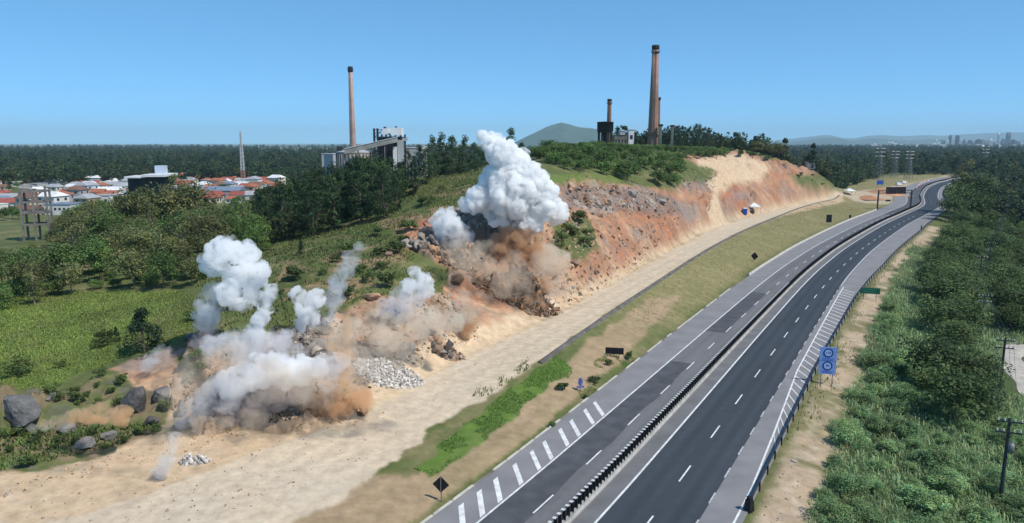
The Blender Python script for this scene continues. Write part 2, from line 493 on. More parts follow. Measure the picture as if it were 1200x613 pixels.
def ground_colour(x, y, z):
    n = len(x); c = np.zeros((n, 3))
    jx, jy, fr = masks(x, y, z)
    off, st = road_off(x, y)
    big = fbm(x / 18, y / 18, oct=4, seed=61) ; mid = fbm(x / 5, y / 5, oct=4, seed=71); fin = fbm(x / 1.3, y / 1.3, oct=3, seed=81)
    def mix(base, colr, t): return base * (1 - t[:, None]) + np.asarray(colr)[None] * t[:, None]
    # rough turf: olive and straw, patchy
    c[:] = (0.105, 0.125, 0.042)
    c = mix(c, (0.20, 0.175, 0.085), smooth(-0.1, 0.5, mid + 0.4 * fin) * 0.8)
    c = mix(c, (0.055, 0.085, 0.025), smooth(0.05, 0.5, big) * 0.6)
    for p in POLY_LUSH:
        c = mix(c, (0.135, 0.19, 0.042), ragged(jx, jy, p) * fr * np.clip(0.85 - 0.6 * smooth(-.1, .5, mid) - .3 * smooth(0, .5, big), 0, 1))
    rb = smooth(4.5, 8, off - right_edge(st) + 2.5 * vnoise(x / 4, y / 4, seed=14))
    c = mix(c, (0.055, 0.085, 0.030), rb * .8)
    bk = ragged(jx, jy, POLY_BANK) * fr; nb = fbm(x / 2.6, y / 2.6, oct=4, seed=98)
    c = mix(c, (0.20, 0.15, 0.095), bk * smooth(-.05, .25, nb) * .85); c = mix(c, (0.13, 0.12, 0.105), bk * smooth(.1, .35, -nb) * .6)
    # mown embankment
    r = np.hypot(x, y)
    left = smooth(0, 3, left_edge(st) - off) * (off > -60) * (z < 6) * smooth(95, 150, y)
    c = mix(c, (0.235, 0.205, 0.095), left * 0.85)
    c = mix(c, (0.27, 0.235, 0.12), left * smooth(0.0, 0.5, mid + .5 * fin) * 0.6)
    for p in POLY_BROWN:
        t = ragged(jx, jy, p) * fr * (off < left_edge(st) - 0.3)
        c = mix(c, (0.35, 0.25, 0.155), t * np.clip(0.85 + 0.3 * mid, 0, 1))
    for p in POLY_LUSH[1:2]:
        c = mix(c, (0.095, 0.165, 0.03), ragged(jx, jy, p) * fr * 0.9)
    # sandy verge right of the guardrail
    sv = smooth(.2, 1.5, off - right_edge(st)) * (1 - smooth(3.5, 6.5, off - right_edge(st) + 2.5 * vnoise(x / 4, y / 4, seed=14)))
    c = mix(c, (0.42, 0.315, 0.215), sv * np.clip(.95 - .9 * smooth(0.15, .5, mid), 0, 1) * (r < 330))
    c = mix(c, (0.50, 0.41, 0.31), sv * smooth(.1, .5, fin) * .6 * (r < 330))
    # bare earth of the cut
    cut = ragged(jx, jy, POLY_CUT) * fr * (r < 480) * (off < left_edge(st) - 6)
    for p in POLY_GREEN_IN_CUT: cut = cut * (1 - ragged(jx, jy, p))
    earth = np.zeros((n, 3)); earth[:] = (0.40, 0.205, 0.120)
    earth = mix(earth, (0.46, 0.30, 0.19), smooth(0.0, 0.45, mid) * .85)
    earth = mix(earth, (0.40, 0.155, 0.080), smooth(0.05, 0.4, big + 0.3 * fin) * 0.85)
    earth = mix(earth, (0.29, 0.225, 0.18), smooth(0.15, 0.5, -mid + 0.4 * fin) * 0.7)
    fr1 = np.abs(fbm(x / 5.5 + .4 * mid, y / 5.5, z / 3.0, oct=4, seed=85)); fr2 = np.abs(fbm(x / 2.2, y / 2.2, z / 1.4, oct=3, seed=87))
    earth = mix(earth, (0.13, 0.095, 0.07), (1 - smooth(.015, .07, fr1)) * .75); earth = mix(earth, (0.17, 0.12, 0.09), (1 - smooth(.01, .06, fr2)) * .6 * smooth(-.2, .3, big))  # thin dark fracture lines: crevice shade painted into the earth colour
    earth = mix(earth, (0.24, 0.205, 0.18), smooth(.12, .4, fbm(x / 11, y / 11, z / 5, oct=4, seed=89)) * .75)
    flat = 1 - smooth(1.0, 3.5, z - np.interp(y, [40, 100, 250, 400], [0.8, 2.0, 4.0, 1.5]))
    dirt = np.zeros((n, 3)); dirt[:] = (0.52, 0.385, 0.25)
    dirt = mix(dirt, (0.50, 0.33, 0.19), smooth(0.0, 0.5, big + 0.3 * mid) * 0.7)
    dirt = mix(dirt, (0.40, 0.30, 0.205), smooth(0.2, 0.5, mid + 0.5 * fin) * 0.5)
    dirt = mix(dirt, (0.29, 0.235, 0.16), smooth(0.22, 0.42, fbm(x / 9 + 3, y / 5, oct=4, seed=83)) * 0.7)
    dirt = mix(dirt, (0.60, 0.50, 0.38), smooth(0.25, 0.5, fbm(x / 6 - 5, y / 4, oct=4, seed=84)) * 0.6)
    earth = earth * (1 - flat[:, None]) + dirt * flat[:, None]
    bl = ragged(jx, jy, POLY_BLAST) * fr; nb = fbm(x / 3.2, y / 3.2, oct=4, seed=97)
    earth = mix(earth, (0.33, 0.225, 0.15), bl * .7); earth = mix(earth, (0.15, 0.105, 0.075), bl * smooth(.08, .35, nb) * .8); earth = mix(earth, (0.45, 0.36, 0.27), bl * smooth(.12, .4, -nb) * .8)
    for p in POLY_ROCKS:
        earth = mix(earth, (0.17, 0.15, 0.14), ragged(jx, jy, p) * np.clip(0.65 + 0.5 * fin, 0, 1))
        earth = mix(earth, (0.36, 0.31, 0.27), ragged(jx, jy, p) * smooth(0.15, 0.4, mid) * .8)
    for p in POLY_PALE: earth = mix(earth, (0.58, 0.44, 0.29), ragged(jx, jy, p) * 0.85)
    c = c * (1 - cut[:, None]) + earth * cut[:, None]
    site = inpoly(jx, jy, [(985,226),(1030,221),(1075,213),(1110,205),(1112,211),(1080,221),(1064,238),(1035,240),(1000,236)]) * fr * (off < left_edge(st) - .3)
    c = mix(c, (0.46, 0.37, 0.27), site * .85)
    # streaks of fallen soil down the mixed slope above the blast
    px, py = to_px(x, y, z)
    mixd = inpoly(px, py, [(340,300),(420,265),(520,215),(560,225),(520,260),(480,285),(470,330),(400,360),(320,385),(300,370)]) * (1 - cut)
    c = mix(c, (0.30, 0.20, 0.12), mixd * smooth(-.1, 0.3, mid + .3 * fin) * 0.85)
    # wheel-polished centre of the haul road
    return c
def in_haul(x, y):
    hr = catmull([np.array(p[:2]) for p in HR], 4); hl = catmull([np.array(p[:2]) for p in HL], 4)
    poly = [tuple(p) for p in hr] + [tuple(p) for p in hl[::-1]]
    a = inpoly(x, y, poly); off, st = road_off(x, y); on = (st > HS[0][0] + 12) & (st < HS[0][-1])
    return np.where(on, (off < np.interp(st, HS[0], HS[1])) & (off > np.interp(st, HS[0], HS[2])), a)

# fan of quads, fine in the middle, coarse at the sides
az = np.concatenate([np.linspace(-75, -40, 40)[:-1], np.linspace(-40, 40, 530), np.linspace(40, 75, 40)[1:]])
rad = np.concatenate([np.linspace(6, 46, 24)[:-1], np.geomspace(46, 66, 50)[:-1], np.geomspace(66, 230, 400)[:-1], np.geomspace(230, 430, 130)[:-1], np.geomspace(430, 900, 70)])
AZ, RA = np.meshgrid(np.radians(az), rad)
GX, GY = RA * np.sin(AZ), RA * np.cos(AZ)
GZ = height(GX, GY)
gv = np.stack([GX.ravel(), GY.ravel(), GZ.ravel()], 1)
HAULM = in_haul(GX + 0.9 * fbm(GX / 3, GY / 3, oct=3, seed=5), GY + 0.9 * fbm(GX / 3 + 9, GY / 3, oct=3, seed=6)).ravel()
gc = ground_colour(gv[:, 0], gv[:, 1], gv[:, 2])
hm = HAULM[:, None].astype(float)
_mid = fbm(gv[:, 0] / 9, gv[:, 1] / 9, oct=4, seed=91)[:, None]
# tyre tracks along the haul road
_off, _st = road_off(gv[:, 0], gv[:, 1])
_trk = (0.5 + 0.5 * np.sin(_off * 2.3 + 1.5 * vnoise(_st / 30, _off / 9, seed=4)))[:, None]
haulc = np.array([0.54, 0.44, 0.32]) * (1 + 0.07 * _mid + 0.10 * (_trk - .5)) 
haulc = haulc * (1 - 0.22 * smooth(0.1, 0.5, _mid)) + np.array([0.42, 0.385, 0.33]) * 0.22 * smooth(0.1, 0.5, _mid)
gc = gc * (1 - hm) + haulc * hm
g3 = gc.reshape(GX.shape[0], GX.shape[1], 3)
for _ in range(1):
    p3 = np.pad(g3, ((1, 1), (1, 1), (0, 0)), mode='edge'); g3 = (p3[:-2, 1:-1] + p3[2:, 1:-1] + p3[1:-1, :-2] + p3[1:-1, 2:] + 2 * p3[1:-1, 1:-1]) / 6
_grain = fbm(GX / 1.1, GY / 1.1, oct=3, seed=95)[..., None]
gc = (g3 * (1 + np.where(HAULM.reshape(GX.shape), .05, .16)[..., None] * _grain)).reshape(-1, 3)
_azr, _lr = np.radians(az), rad
def gh(x, y):
    """height looked up on the finished terrain mesh"""
    x = np.asarray(x, float); y = np.asarray(y, float)
    a = np.interp(np.arctan2(x, y), _azr, np.arange(len(_azr))); r = np.interp(np.hypot(x, y), _lr, np.arange(len(_lr)))
    i = np.clip(r.astype(int), 0, len(_lr) - 2); j = np.clip(a.astype(int), 0, len(_azr) - 2); u = r - i; v = a - j
    return (GZ[i, j] * (1-u) * (1-v) + GZ[i+1, j] * u * (1-v) + GZ[i, j+1] * (1-u) * v + GZ[i+1, j+1] * u * v)
def ground(x, y): return float(gh(x, y))
def ground_px(px, py, tmax=880):
    """first point of the terrain along the line of sight through a photo pixel"""
    r = ray(px, py); r = r / r[1]
    ys = np.geomspace(25, tmax, 900); zs = gh(r[0] * ys, ys); zr = H + r[2] * ys
    k = int(np.argmax(zr < zs))
    if zr[k] >= zs[k]: k = len(ys) - 1
    return Vector((r[0] * ys[k], ys[k], float(zs[k])))
nr, nc = GX.shape
idx = np.arange(nr * nc).reshape(nr, nc)
quads = np.stack([idx[:-1, :-1], idx[:-1, 1:], idx[1:, 1:], idx[1:, :-1]], -1).reshape(-1, 4)
fh = HAULM[quads].mean(1) > 0.5
_cutv = (ragged(*masks(gv[:, 0], gv[:, 1], gv[:, 2])[:2], POLY_CUT) > 0) & (np.hypot(gv[:, 0], gv[:, 1]) < 480) & (_off < -18) & (gv[:, 1] > 20)
fcut = (_cutv[quads].mean(1) > 0.5) & ~fh
def sub_terrain(name, sel, smooth_shade=True):
    q = quads[sel][:, ::-1]
    u, inv = np.unique(q, return_inverse=True)
    me = fast_mesh(name, gv[u], inv.reshape(q.shape), M_TERRAIN, smooth_shade, gc[u])
    return tag(obj(name, me), kind='structure')
sub_terrain('hillside_ground', ~fh & ~fcut)
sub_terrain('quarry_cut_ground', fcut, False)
sub_terrain('haul_road', fh)

# far plain to the horizon
_pa = np.radians(np.linspace(-100, 100, 260)); _pr = np.geomspace(897, 60000, 90)
PA, PR = np.meshgrid(_pa, _pr)
px_, py_ = (PR * np.sin(PA)).ravel(), (PR * np.cos(PA)).ravel()
pz_ = np.where(PR.ravel() < 899, -0.05, -0.02) + 0 * px_
f1 = -fbm(px_ / 1100, py_ / 1100, oct=4, seed=77)
pc = np.zeros((len(px_), 3)); pc[:] = (0.035, 0.06, 0.025)
t = smooth(-0.2, 0.1, f1)[:, None]; pc = pc * (1 - t) + np.array([0.22, 0.24, 0.10]) * t
nr2, nc2 = PA.shape; id2 = np.arange(nr2 * nc2).reshape(nr2, nc2)
q2 = np.stack([id2[:-1, :-1], id2[:-1, 1:], id2[1:, 1:], id2[1:, :-1]], -1).reshape(-1, 4)[:, ::-1]
tag(obj('plain', fast_mesh('plain', np.stack([px_, py_, pz_], 1), q2, M_PLAIN, True, pc)), kind='structure')


# ------------------------------------------------------------------ highway: sheets, markings
M_ASPH_OLD = simple('worn_grey_asphalt', (0.15, 0.15, 0.155), 0.85, var=0.16, scale=0.35)
M_ASPH_SHOULDER = simple('pale_shoulder_asphalt', (0.215, 0.21, 0.215), 0.88, var=0.13, scale=0.3)
M_ASPH_NEW = simple('fresh_dark_asphalt', (0.045, 0.053, 0.064), 0.75, var=0.2, scale=0.25)
M_ASPH_PATCH = simple('dark_asphalt_patch', (0.075, 0.079, 0.086), 0.8, var=0.25, scale=0.5)
S_END = (len(ROAD) - 2) * 2.0
def ribbon(name, o1, o2, z, mat, parent=None, s0=0, s1=None, step=4.0, cross=1):
    s1 = S_END if s1 is None else s1
    ss = np.linspace(s0, s1, max(2, int((s1 - s0) / step) + 1)); vs = []; n = cross + 1
    for s in ss:
        a = float(o1(s) if callable(o1) else o1); b = float(o2(s) if callable(o2) else o2)
        for k in range(n): vs.append(road_pt(s, a + (b - a) * k / cross, z))
    fs = [(i*n+k, i*n+k+1, (i+1)*n+k+1, (i+1)*n+k) for i in range(len(ss)-1) for k in range(cross)]
    o = MB().quadmesh(vs, fs).build(name, mat, parent)
    return o
hw = tag(ribbon('highway', left_edge, right_edge, 0.0, M_ASPH_SHOULDER, cross=4), kind='structure')
S_PATCH = S_AT(800, 437); S_PATCH2 = S_AT(905, 345)
M_ROADATTR = attr_mat('trafficked_asphalt', rough=.8, fine=1.2, var=.10, bump=.15, dist=.02)
def worn_surface(o1, o2, z, base, lanes, amt, seed):
    n = int((o2 - o1) / .28); ss = np.arange(0, S_END, 3.0); oo = np.linspace(o1, o2, n + 1); vs = []
    for s in ss:
        for o in oo: vs.append(road_pt(s, float(o), z))
    S_, O_ = np.meshgrid(ss, oo, indexing='ij'); wp = np.zeros_like(O_)
    for c_ in lanes:
        for d_ in (-.85, .85): wp += np.exp(-((O_ - c_ - d_) / .32) ** 2)
    oil = sum(np.exp(-((O_ - c_) / .3) ** 2) for c_ in lanes)
    tone = 1 + amt * wp * (.7 + .5 * fbm(S_ / 60, O_ * 0, oct=2, seed=seed)) - .10 * oil + .16 * fbm(S_ / 45, O_ / .9, oct=3, seed=seed + 3) + .12 * fbm(S_ / 9, O_ / 3, oct=3, seed=seed + 5)
    col = np.asarray(base)[None] * tone.ravel()[:, None]; i_ = np.arange(len(vs)).reshape(len(ss), n + 1); q = np.stack([i_[:-1, :-1], i_[:-1, 1:], i_[1:, 1:], i_[1:, :-1]], -1).reshape(-1, 4)
    obj('road_surface', fast_mesh('road_surface', np.array([tuple(v) for v in vs]), q, M_ROADATTR, False, np.clip(col, .01, .5)), hw)
worn_surface(-6.75, 0.0, 0.004, (.145, .145, .15), (-5.0, -1.7), .10, 5)
worn_surface(2.0, 9.6, 0.004, (.047, .055, .066), (4.0, 7.8), .22, 9)
ribbon('road_surface', 0.3, 2.0, 0.004, M_ASPH_OLD, hw)
ribbon('asphalt_patch', -6.7, lambda s: -3.3 + 0.25 * math.sin(s * .35) * (s > 40), 0.008, M_ASPH_PATCH, hw, 0, S_PATCH + 4)
ribbon('asphalt_patch', -6.7, -3.4, 0.008, M_ASPH_PATCH, hw, S_AT(850, 390), S_PATCH2)
ribbon('asphalt_patch', -3.0, -0.9, 0.008, M_ASPH_PATCH, hw, S_AT(985, 283), S_AT(1030, 257))
ribbon('asphalt_patch', -6.6, -0.9, 0.008, M_ASPH_PATCH, hw, S_AT(1050, 252), S_END)
ZM = 0.013
ribbon('edge_line', 1.95, 2.17, ZM, M_MARK, hw)
ribbon('edge_line', -6.75, -6.55, ZM, M_MARK, hw)
s_ha, s_hb = S_AT(871, 566), S_AT(985, 336)         # hatched taper on the right shoulder
def hatch_in(s): return np.interp(s, [0, s_ha, s_ha + 14, s_ha + 40, s_hb - 5, s_hb], [12.2, 12.2, 11.7, 10.55, 10.2, 10.2])
ribbon('edge_line', lambda s: hatch_in(s), lambda s: hatch_in(s) + .2, ZM, M_MARK, hw, 0, s_hb, 2.0)
ribbon('edge_line', 9.5, 9.66, ZM, M_MARK, hw, s_hb, S_END)
def dash(name, s, off, ln, w, mat):
    a, b = road_pt(s, off), road_pt(s + ln, off); d = (b - a).normalized(); nn = Vector((d.y, -d.x, 0)) * w / 2
    vs = [a - nn, b - nn, b + nn, a + nn]
    for v in vs: v.z = ZM
    return MB().quadmesh(vs, [(3, 2, 1, 0)]).build(name, mat, hw)
def project_s(px, py, off):
    best = min(range(0, int(S_END)), key=lambda s: (lambda q: (q[0]-px)**2 + (q[1]-py)**2)(to_px(*[np.array(c) for c in road_pt(s, off)])))
    return best
ph_r = project_s(800, 555, 5.95) - 2; ph_l = project_s(640, 589, -3.3) - 2
s = ph_r % 12
while s < S_END - 8:
    if s < 400: dash('lane_dash', s, 5.95 + .6 * smooth(120, 260, s), 4.0, 0.16, M_MARK)
    s += 12
s = ph_l % 12
while s < S_END - 8:
    if s < 400: dash('lane_dash', s, -3.3, 4.0, 0.16, M_MARK)
    s += 12
s = (ph_r + 3) % 6
while s < s_hb:
    dash('edge_dash', s, 9.55, 2.4, 0.14, M_MARK_OLD); s += 6.0
def stripe(s, o1, o2, lean, w=0.42):
    a = road_pt(s, o1, ZM); b = road_pt(s + lean, o2, ZM); t = road_pt(s + 1, o1, ZM) - road_pt(s, o1, ZM)
    MB().quadmesh([a, b, b + t * w, a + t * w], [(0, 1, 2, 3)]).build('hatch_stripe', M_MARK, hw)
s = s_ha + 14
while s < s_hb - 1:
    stripe(s, float(hatch_in(s)) + .2, 12.5 if s < 150 else 13.0, -2.9, 0.36); s += 2.9
for px, py in ((553,601),(577,580),(599,563),(620,545),(638,531),(656,518),(671,504),(686,493),(700,482)):
    stripe(project_s(px, py, -7.2), -6.9, -9.65, 3.7, 0.85)
stripe(project_s(530, 622, -7.2), -6.9, -9.65, 3.7, 0.85)

# ------------------------------------------------------------------ kerb with its stones
kb = tag(ribbon('kerb', lambda s: left_edge(s) - .30, lambda s: left_edge(s) + 0.0, 0.012, M_CONC_OLD, None, 0, S_AT(840, 335)), kind='structure')
s = 2.0
_kr = random.Random(3)
while s < S_AT(840, 335) - 4:
    ln = _kr.choice([2.4, 3.0, 3.6])
    if _kr.random() < 0.72:
        a = road_pt(s, float(left_edge(s)) - .16); b = road_pt(s + ln - .15, float(left_edge(s + ln)) - .16)
        m = (a + b) / 2; d = b - a
        MB().box(m.x, m.y, 0.075, d.length, 0.24, 0.12, math.atan2(d.y, d.x), 0.9).build('kerb_stone', M_PALE_CONC, kb)
    s += ln
# low concrete barrier that takes over from the kerb
def profile_run(name, mat, parent, prof, s0, s1, offf, step=4.0):
    """a constant profile [(offset,z)...] swept along the road"""
    ss = np.linspace(s0, s1, int((s1 - s0) / step) + 2); n = len(prof); vs = []; fs = []
    for s in ss:
        for o, z in prof: vs.append(road_pt(s, float(offf(s)) + o, z))
    for i in range(len(ss) - 1):
        for k in range(n):
            k2 = (k + 1) % n; fs.append((i*n+k, i*n+k2, (i+1)*n+k2, (i+1)*n+k))
    fs.append(tuple(range(n - 1, -1, -1))); fs.append(tuple((len(ss)-1)*n + k for k in range(n)))
    return MB().quadmesh(vs, fs).build(name, mat, parent)
NJ = [(-.3, 0.01), (-.3, .12), (-.12, .35), (-.08, .82), (.08, .82), (.12, .35), (.3, .12), (.3, 0.01)]
NJ_LOW = [(-.25, 0.0), (-.2, .55), (.0, .55), (.1, 0.0)]
b2 = empty('roadside_barrier', road_pt(S_AT(866, 322), float(left_edge(S_AT(866, 322)))), 'low pale concrete barrier between the mown embankment and the highway shoulder', 'barrier')
o = profile_run('concrete_wall', M_PALE_CONC, b2, NJ_LOW, S_AT(866, 322), S_AT(1040, 246), lambda s: left_edge(s) + .1)
o.matrix_parent_inverse = Matrix.Translation(-b2.location)

# ------------------------------------------------------------------ median barrier with anti-glare blades
med = empty('median_barrier', (0, 0, 0), 'concrete median barrier topped with black anti-glare blades between the carriageways', 'barrier')
profile_run('concrete_wall', M_CONC, med, [(o * .75, z * .75) for o, z in NJ], 0, S_END, lambda s: 0.0, 3.0)
M_BLADE = simple('black_plastic_blade', (0.012, 0.012, 0.013), 0.55, var=0.2, scale=3)
M_CAP = simple('pale_blade_cap', (0.6, 0.6, 0.58), 0.7, var=0.1)
blade = MB()
blade.box(0, 0, 0.45, 0.30, 0.14, 0.9); blade_me = blade.mesh('anti_glare_blade', M_BLADE)
cap_me = MB().box(-0.12, 0.0, 0.93, 0.30, 0.34, 0.05).mesh('blade_cap', M_CAP)
s_near = S_AT(650, 628)
for k in range(300):
    s = s_near + k * 0.8
    p = road_pt(s, 0.0, 0.56); t = road_pt(s + 1, 0.0) - road_pt(s, 0.0); a = math.atan2(t.y, t.x) - math.pi / 2
    bo = obj('anti_glare_blade', blade_me, med, p, (0, 0, a))
    if k < 150: obj('blade_cap', cap_me, bo)
rest = MB()
s = s_near + 300 * 0.8
while s < S_END:
    p = road_pt(s, 0.0); t = road_pt(s + 1, 0.0) - p
    rest.box(p.x, p.y, 1.01, 0.30, 0.14, 0.9, math.atan2(t.y, t.x) - math.pi / 2); s += 0.8
tag(rest.build('distant_blades', M_BLADE, med), kind='stuff')

# ------------------------------------------------------------------ guardrail on the right
gr0 = S_AT(876, 592)
def rail_off(s): return right_edge(s) - 0.05
gr = empty('guardrail', (0, 0, 0), 'dark steel guardrail beside the hatched shoulder and the sandy verge', 'guardrail')
profile_run('rail', M_DARK_STEEL, gr, [(-.04, .42), (-.09, .52), (-.04, .6), (-.09, .68), (-.04, .78), (.0, .78), (.0, .42)], gr0, S_AT(1110, 240), rail_off)
post_me = MB().box(0, 0, 0.3, .12, .16, .95).mesh('post', M_DARK_STEEL)
s = gr0
while s < S_AT(1110, 240):
    p = road_pt(s, float(rail_off(s)) + .09, 0.0); t = road_pt(s + 1, 0.) - road_pt(s, 0.)
    obj('post', post_me, gr, p, (0, 0, math.atan2(t.y, t.x))); s += 4.0
p = road_pt(gr0 - .5, float(rail_off(gr0)) + .05)
endm = MB().box(p.x, p.y, .5, .55, .7, 1.0, 0.5, .85).box(p.x, p.y, 1.15, .4, .4, .3, .5)
endm.build('end_terminal', M_BLACK, gr)
# far right barrier round the bend
b3 = empty('bend_barrier', (0, 0, 0), 'dark roadside barrier hugging the outside of the far bend beneath tall trees', 'barrier')
profile_run('concrete_wall', M_DARK_STEEL, b3, [(-.2, 0.0), (-.12, 1.1), (.12, 1.1), (.2, 0.0)], S_AT(1100, 240), S_END - 120, lambda s: right_edge(s) + .3)

# drainage channel at the top of the mown embankment, following the haul road's edge
_bs = np.arange(HS[0][0] + 30, HS[0][-1] - 6, 2.0)
hr = np.array([road_pt(q, float(np.interp(q, HS[0], HS[1]))) for q in _bs]); tn = np.gradient(hr[:, :2], axis=0); tn /= np.linalg.norm(tn, axis=1)[:, None]; nn = np.stack([tn[:, 1], -tn[:, 0]], 1)
vs = []; fs = []; zc = gh(hr[:, 0], hr[:, 1])
for i in range(len(hr)):
    w = 0.75
    for o, z in ((-.2, -.3), (.0, .14), (.25, .16), (.6, .02), (.8, -.5)):
        xx, yy = hr[i, 0] + nn[i, 0] * o * 1.1, hr[i, 1] + nn[i, 1] * o * 1.1; tz = float(gh(xx, yy))
        vs.append((xx, yy, max(zc[i] + z, tz + .1) if z >= 0 else tz - .3))
for i in range(len(hr) - 1):
    for k in range(4): fs.append((i*5+k, i*5+k+1, (i+1)*5+k+1, (i+1)*5+k))
M_BERM = simple('grey_berm_earth', (0.12, 0.11, 0.10), 0.95, var=0.35, scale=0.6)
tag(MB().quadmesh(vs, fs).build('haul_road_edge_berm', M_BERM, None, True), kind='structure')

# ------------------------------------------------------------------ signs
M_BLUE_SIGN = simple('blue_sign_face', (0.24, 0.36, 0.70), 0.45, var=0.06, scale=1)
M_PALEBLUE = simple('pale_blue_sign_disc', (0.42, 0.54, 0.84), 0.45, var=0.05, scale=1)
M_NAVY = simple('navy_sign_ink', (0.012, 0.03, 0.16), 0.5, var=0.05)
M_GREEN_SIGN = simple('green_sign_face', (0.01, 0.13, 0.07), 0.5, var=0.1, scale=1)
M_SIGN_TXT = simple('sign_lettering', (0.55, 0.6, 0.58), 0.5, var=0.05)
def text_mesh(body, size, mat, name='lettering'):
    cu = bpy.data.curves.new(name, 'FONT'); cu.body = body; cu.size = size; cu.align_x = 'CENTER'; cu.align_y = 'CENTER'; cu.extrude = 0.006
    t = bpy.data.objects.new(name, cu); COL.objects.link(t)
    dg = bpy.context.evaluated_depsgraph_get(); me = bpy.data.meshes.new_from_object(t.evaluated_get(dg))
    bpy.data.objects.remove(t); me.materials.clear(); me.materials.append(mat); me.name = name
    return me
ROT_TXT = (math.pi / 2, 0, 0)
def face_rz(s): # sign faces back along the road towards the camera: its local -Y looks at oncoming drivers
    t = road_pt(s + 2, 0.) - road_pt(s, 0.); return math.atan2(t.y, t.x) - math.pi / 2
# big blue speed sign
sb = road_s(*(955, 446)); g = ground_px(968, 452)
rz_b = face_rz(sb) + math.radians(14)
bs = empty('speed_sign', (g.x, g.y, g.z), 'tall blue sign with two ringed speed numbers beside the guardrail', 'sign', None, rz_b)
MB().box(0, 0, 3.45, 2.15, .06, 3.75).build('panel', M_BLUE_SIGN, bs)
MB().box(0, -.034, 3.44, 2.1, .012, .035).build('panel_joint', M_NAVY, bs)
for sx in (-.72, .72): MB().bar((sx, .09, -.3), (sx, .09, 5.2), .055, 8).build('post', M_STEEL, bs)
for zc_, txt in ((4.55, '110'), (2.75, '90')):
    ring = MB().lathe([(.46, -.006), (.62, -.006), (.62, .006), (.46, .006), (.46, -.006)], 36)
    r_ = ring.build('ring', M_NAVY, bs); r_.location = (0, -.055, zc_); r_.rotation_euler = ROT_TXT
    d_ = MB().lathe([(.46, -.004), (.46, .004)], 36).build('disc', M_PALEBLUE, bs); d_.location = (0, -.05, zc_); d_.rotation_euler = ROT_TXT
    obj('numerals', text_mesh(txt, .46, M_NAVY, 'numerals'), bs, (0, -.062, zc_), ROT_TXT)
    for k, (w_, dz_) in enumerate(((1.5, -.82), (1.25, -1.0))):
        MB().box(0, -.037, zc_ + dz_ + .03, w_, .012, .10).build('caption_line', simple('sign_caption_ink', (0.10, 0.18, 0.52), .5, var=.05) if k == 0 else bpy.data.materials['sign_caption_ink'], bs)
# green sign
g = ground_px(1019, 352)
gs = empty('direction_sign', (g.x, g.y, g.z), 'wide green direction sign on two posts above the dirt verge', 'sign', None, face_rz(S_AT(990, 345)) + .2)
MB().box(0, 0, 2.0, 3.7, .07, 1.25).build('panel', M_GREEN_SIGN, gs)
for sx in (-1.2, 1.2): MB().bar((sx, .1, -.4), (sx, .1, 2.6), .06, 8).build('post', M_STEEL, gs)
for zz, w_ in ((2.28, 2.7), (1.82, 2.2)):
    MB().box(-.2, -.04, zz, w_, .01, .12).build('lettering_line', simple('green_sign_letters', (.05, .24, .16), .5) , gs)
# black-backed signs on the embankment
def back_sign(name, px, py, w, h, zc_, label, posts=2, diamond=False, rz=None):
    g = ground_px(px, py)
    e = empty(name, (g.x, g.y, g.z), label, 'sign', None, (face_rz(S_AT(px + 30, py)) * .4) if rz is None else rz)
    if diamond:
        o = MB().box(0, 0, 0, w, .05, w).build('panel', M_BLACK, e); o.location = (0, 0, zc_); o.rotation_euler = (0, math.pi / 4, 0)
        MB().box(0, -.05, zc_, .07, .05, w * 1.36).build('stiffener', M_STEEL, e)
    else:
        MB().box(0, 0, zc_, w, .05, h).build('panel', M_BLACK, e)
        for sx in ([-w * .22, w * .22] if posts == 2 else [0]):
            MB().box(sx, -.045, zc_, .06, .04, h * .96).build('stiffener', M_DARK_STEEL, e)
    for sx in ([-w * .25, w * .25] if posts == 2 else [0]):
        MB().bar((sx, .07, -.4), (sx, .07, zc_ + h * .3), .05, 8).build('post', M_STEEL, e)
    return e
back_sign('road_sign', 720, 419, 2.7, 1.0, 1.0, 'wide black back of a road sign above the bright green weeds')
back_sign('warning_sign', 517, 590, 1.1, 1.1, 1.75, 'black back of a diamond warning sign on the brown verge by the kerb', 1, True)
back_sign('warning_sign', 884, 306, 1.6, 1.6, 1.25, 'black diamond sign back on the mown slope throwing a long dark shadow', 1, True, -.9)
back_sign('road_sign', 971, 264, 2.0, 3.0, 2.6, 'upright black sign back standing on the mown embankment', 1)
back_sign('marker_sign', 996, 256.5, .9, 1.3, .9, 'tiny black sign back low on the embankment beside the gantry', 1)
back_sign('road_sign', 1040.5, 237, 2.6, .9, .9, 'small wide black sign back in the grass behind the gantry', 2)
# marker with round plates
g = ground_px(680, 459)
ms = empty('kilometre_marker', (g.x, g.y, g.z), 'little blue and mauve plate marker on a thin post in bright weeds', 'marker', None, .3)
MB().bar((0, .05, -.2), (0, .05, 1.6), .035, 8).build('post', M_STEEL, ms)
M_MAUVE = simple('mauve_plate', (.17, .16, .33), .5)
d_ = MB().lathe([(.42, -.02), (.42, .02)], 14).build('shield_plate', M_MAUVE, ms); d_.location = (0, 0, 1.3); d_.rotation_euler = (math.pi / 2, 0, 0); d_.scale = (.85, 1.35, 1)
MB().box(0, 0, .62, 1.05, .04, .34).build('name_plate', M_MAUVE, ms)
MB().box(-.05, -.035, 1.35, .12, .02, .9).build('arrow_stem', M_NAVY, ms)
# thin post by the right shoulder, far
g = ground_px(1079.5, 269.5)
e = empty('delineator', (g.x, g.y, g.z), 'short dark delineator post at the shoulder of the right carriageway', 'post')
MB().box(0, 0, .8, .35, .3, 1.8).build('post', M_DARK_STEEL, e); MB().box(0, -.16, 1.4, .3, .02, .25).build('reflector', M_STEEL, e)

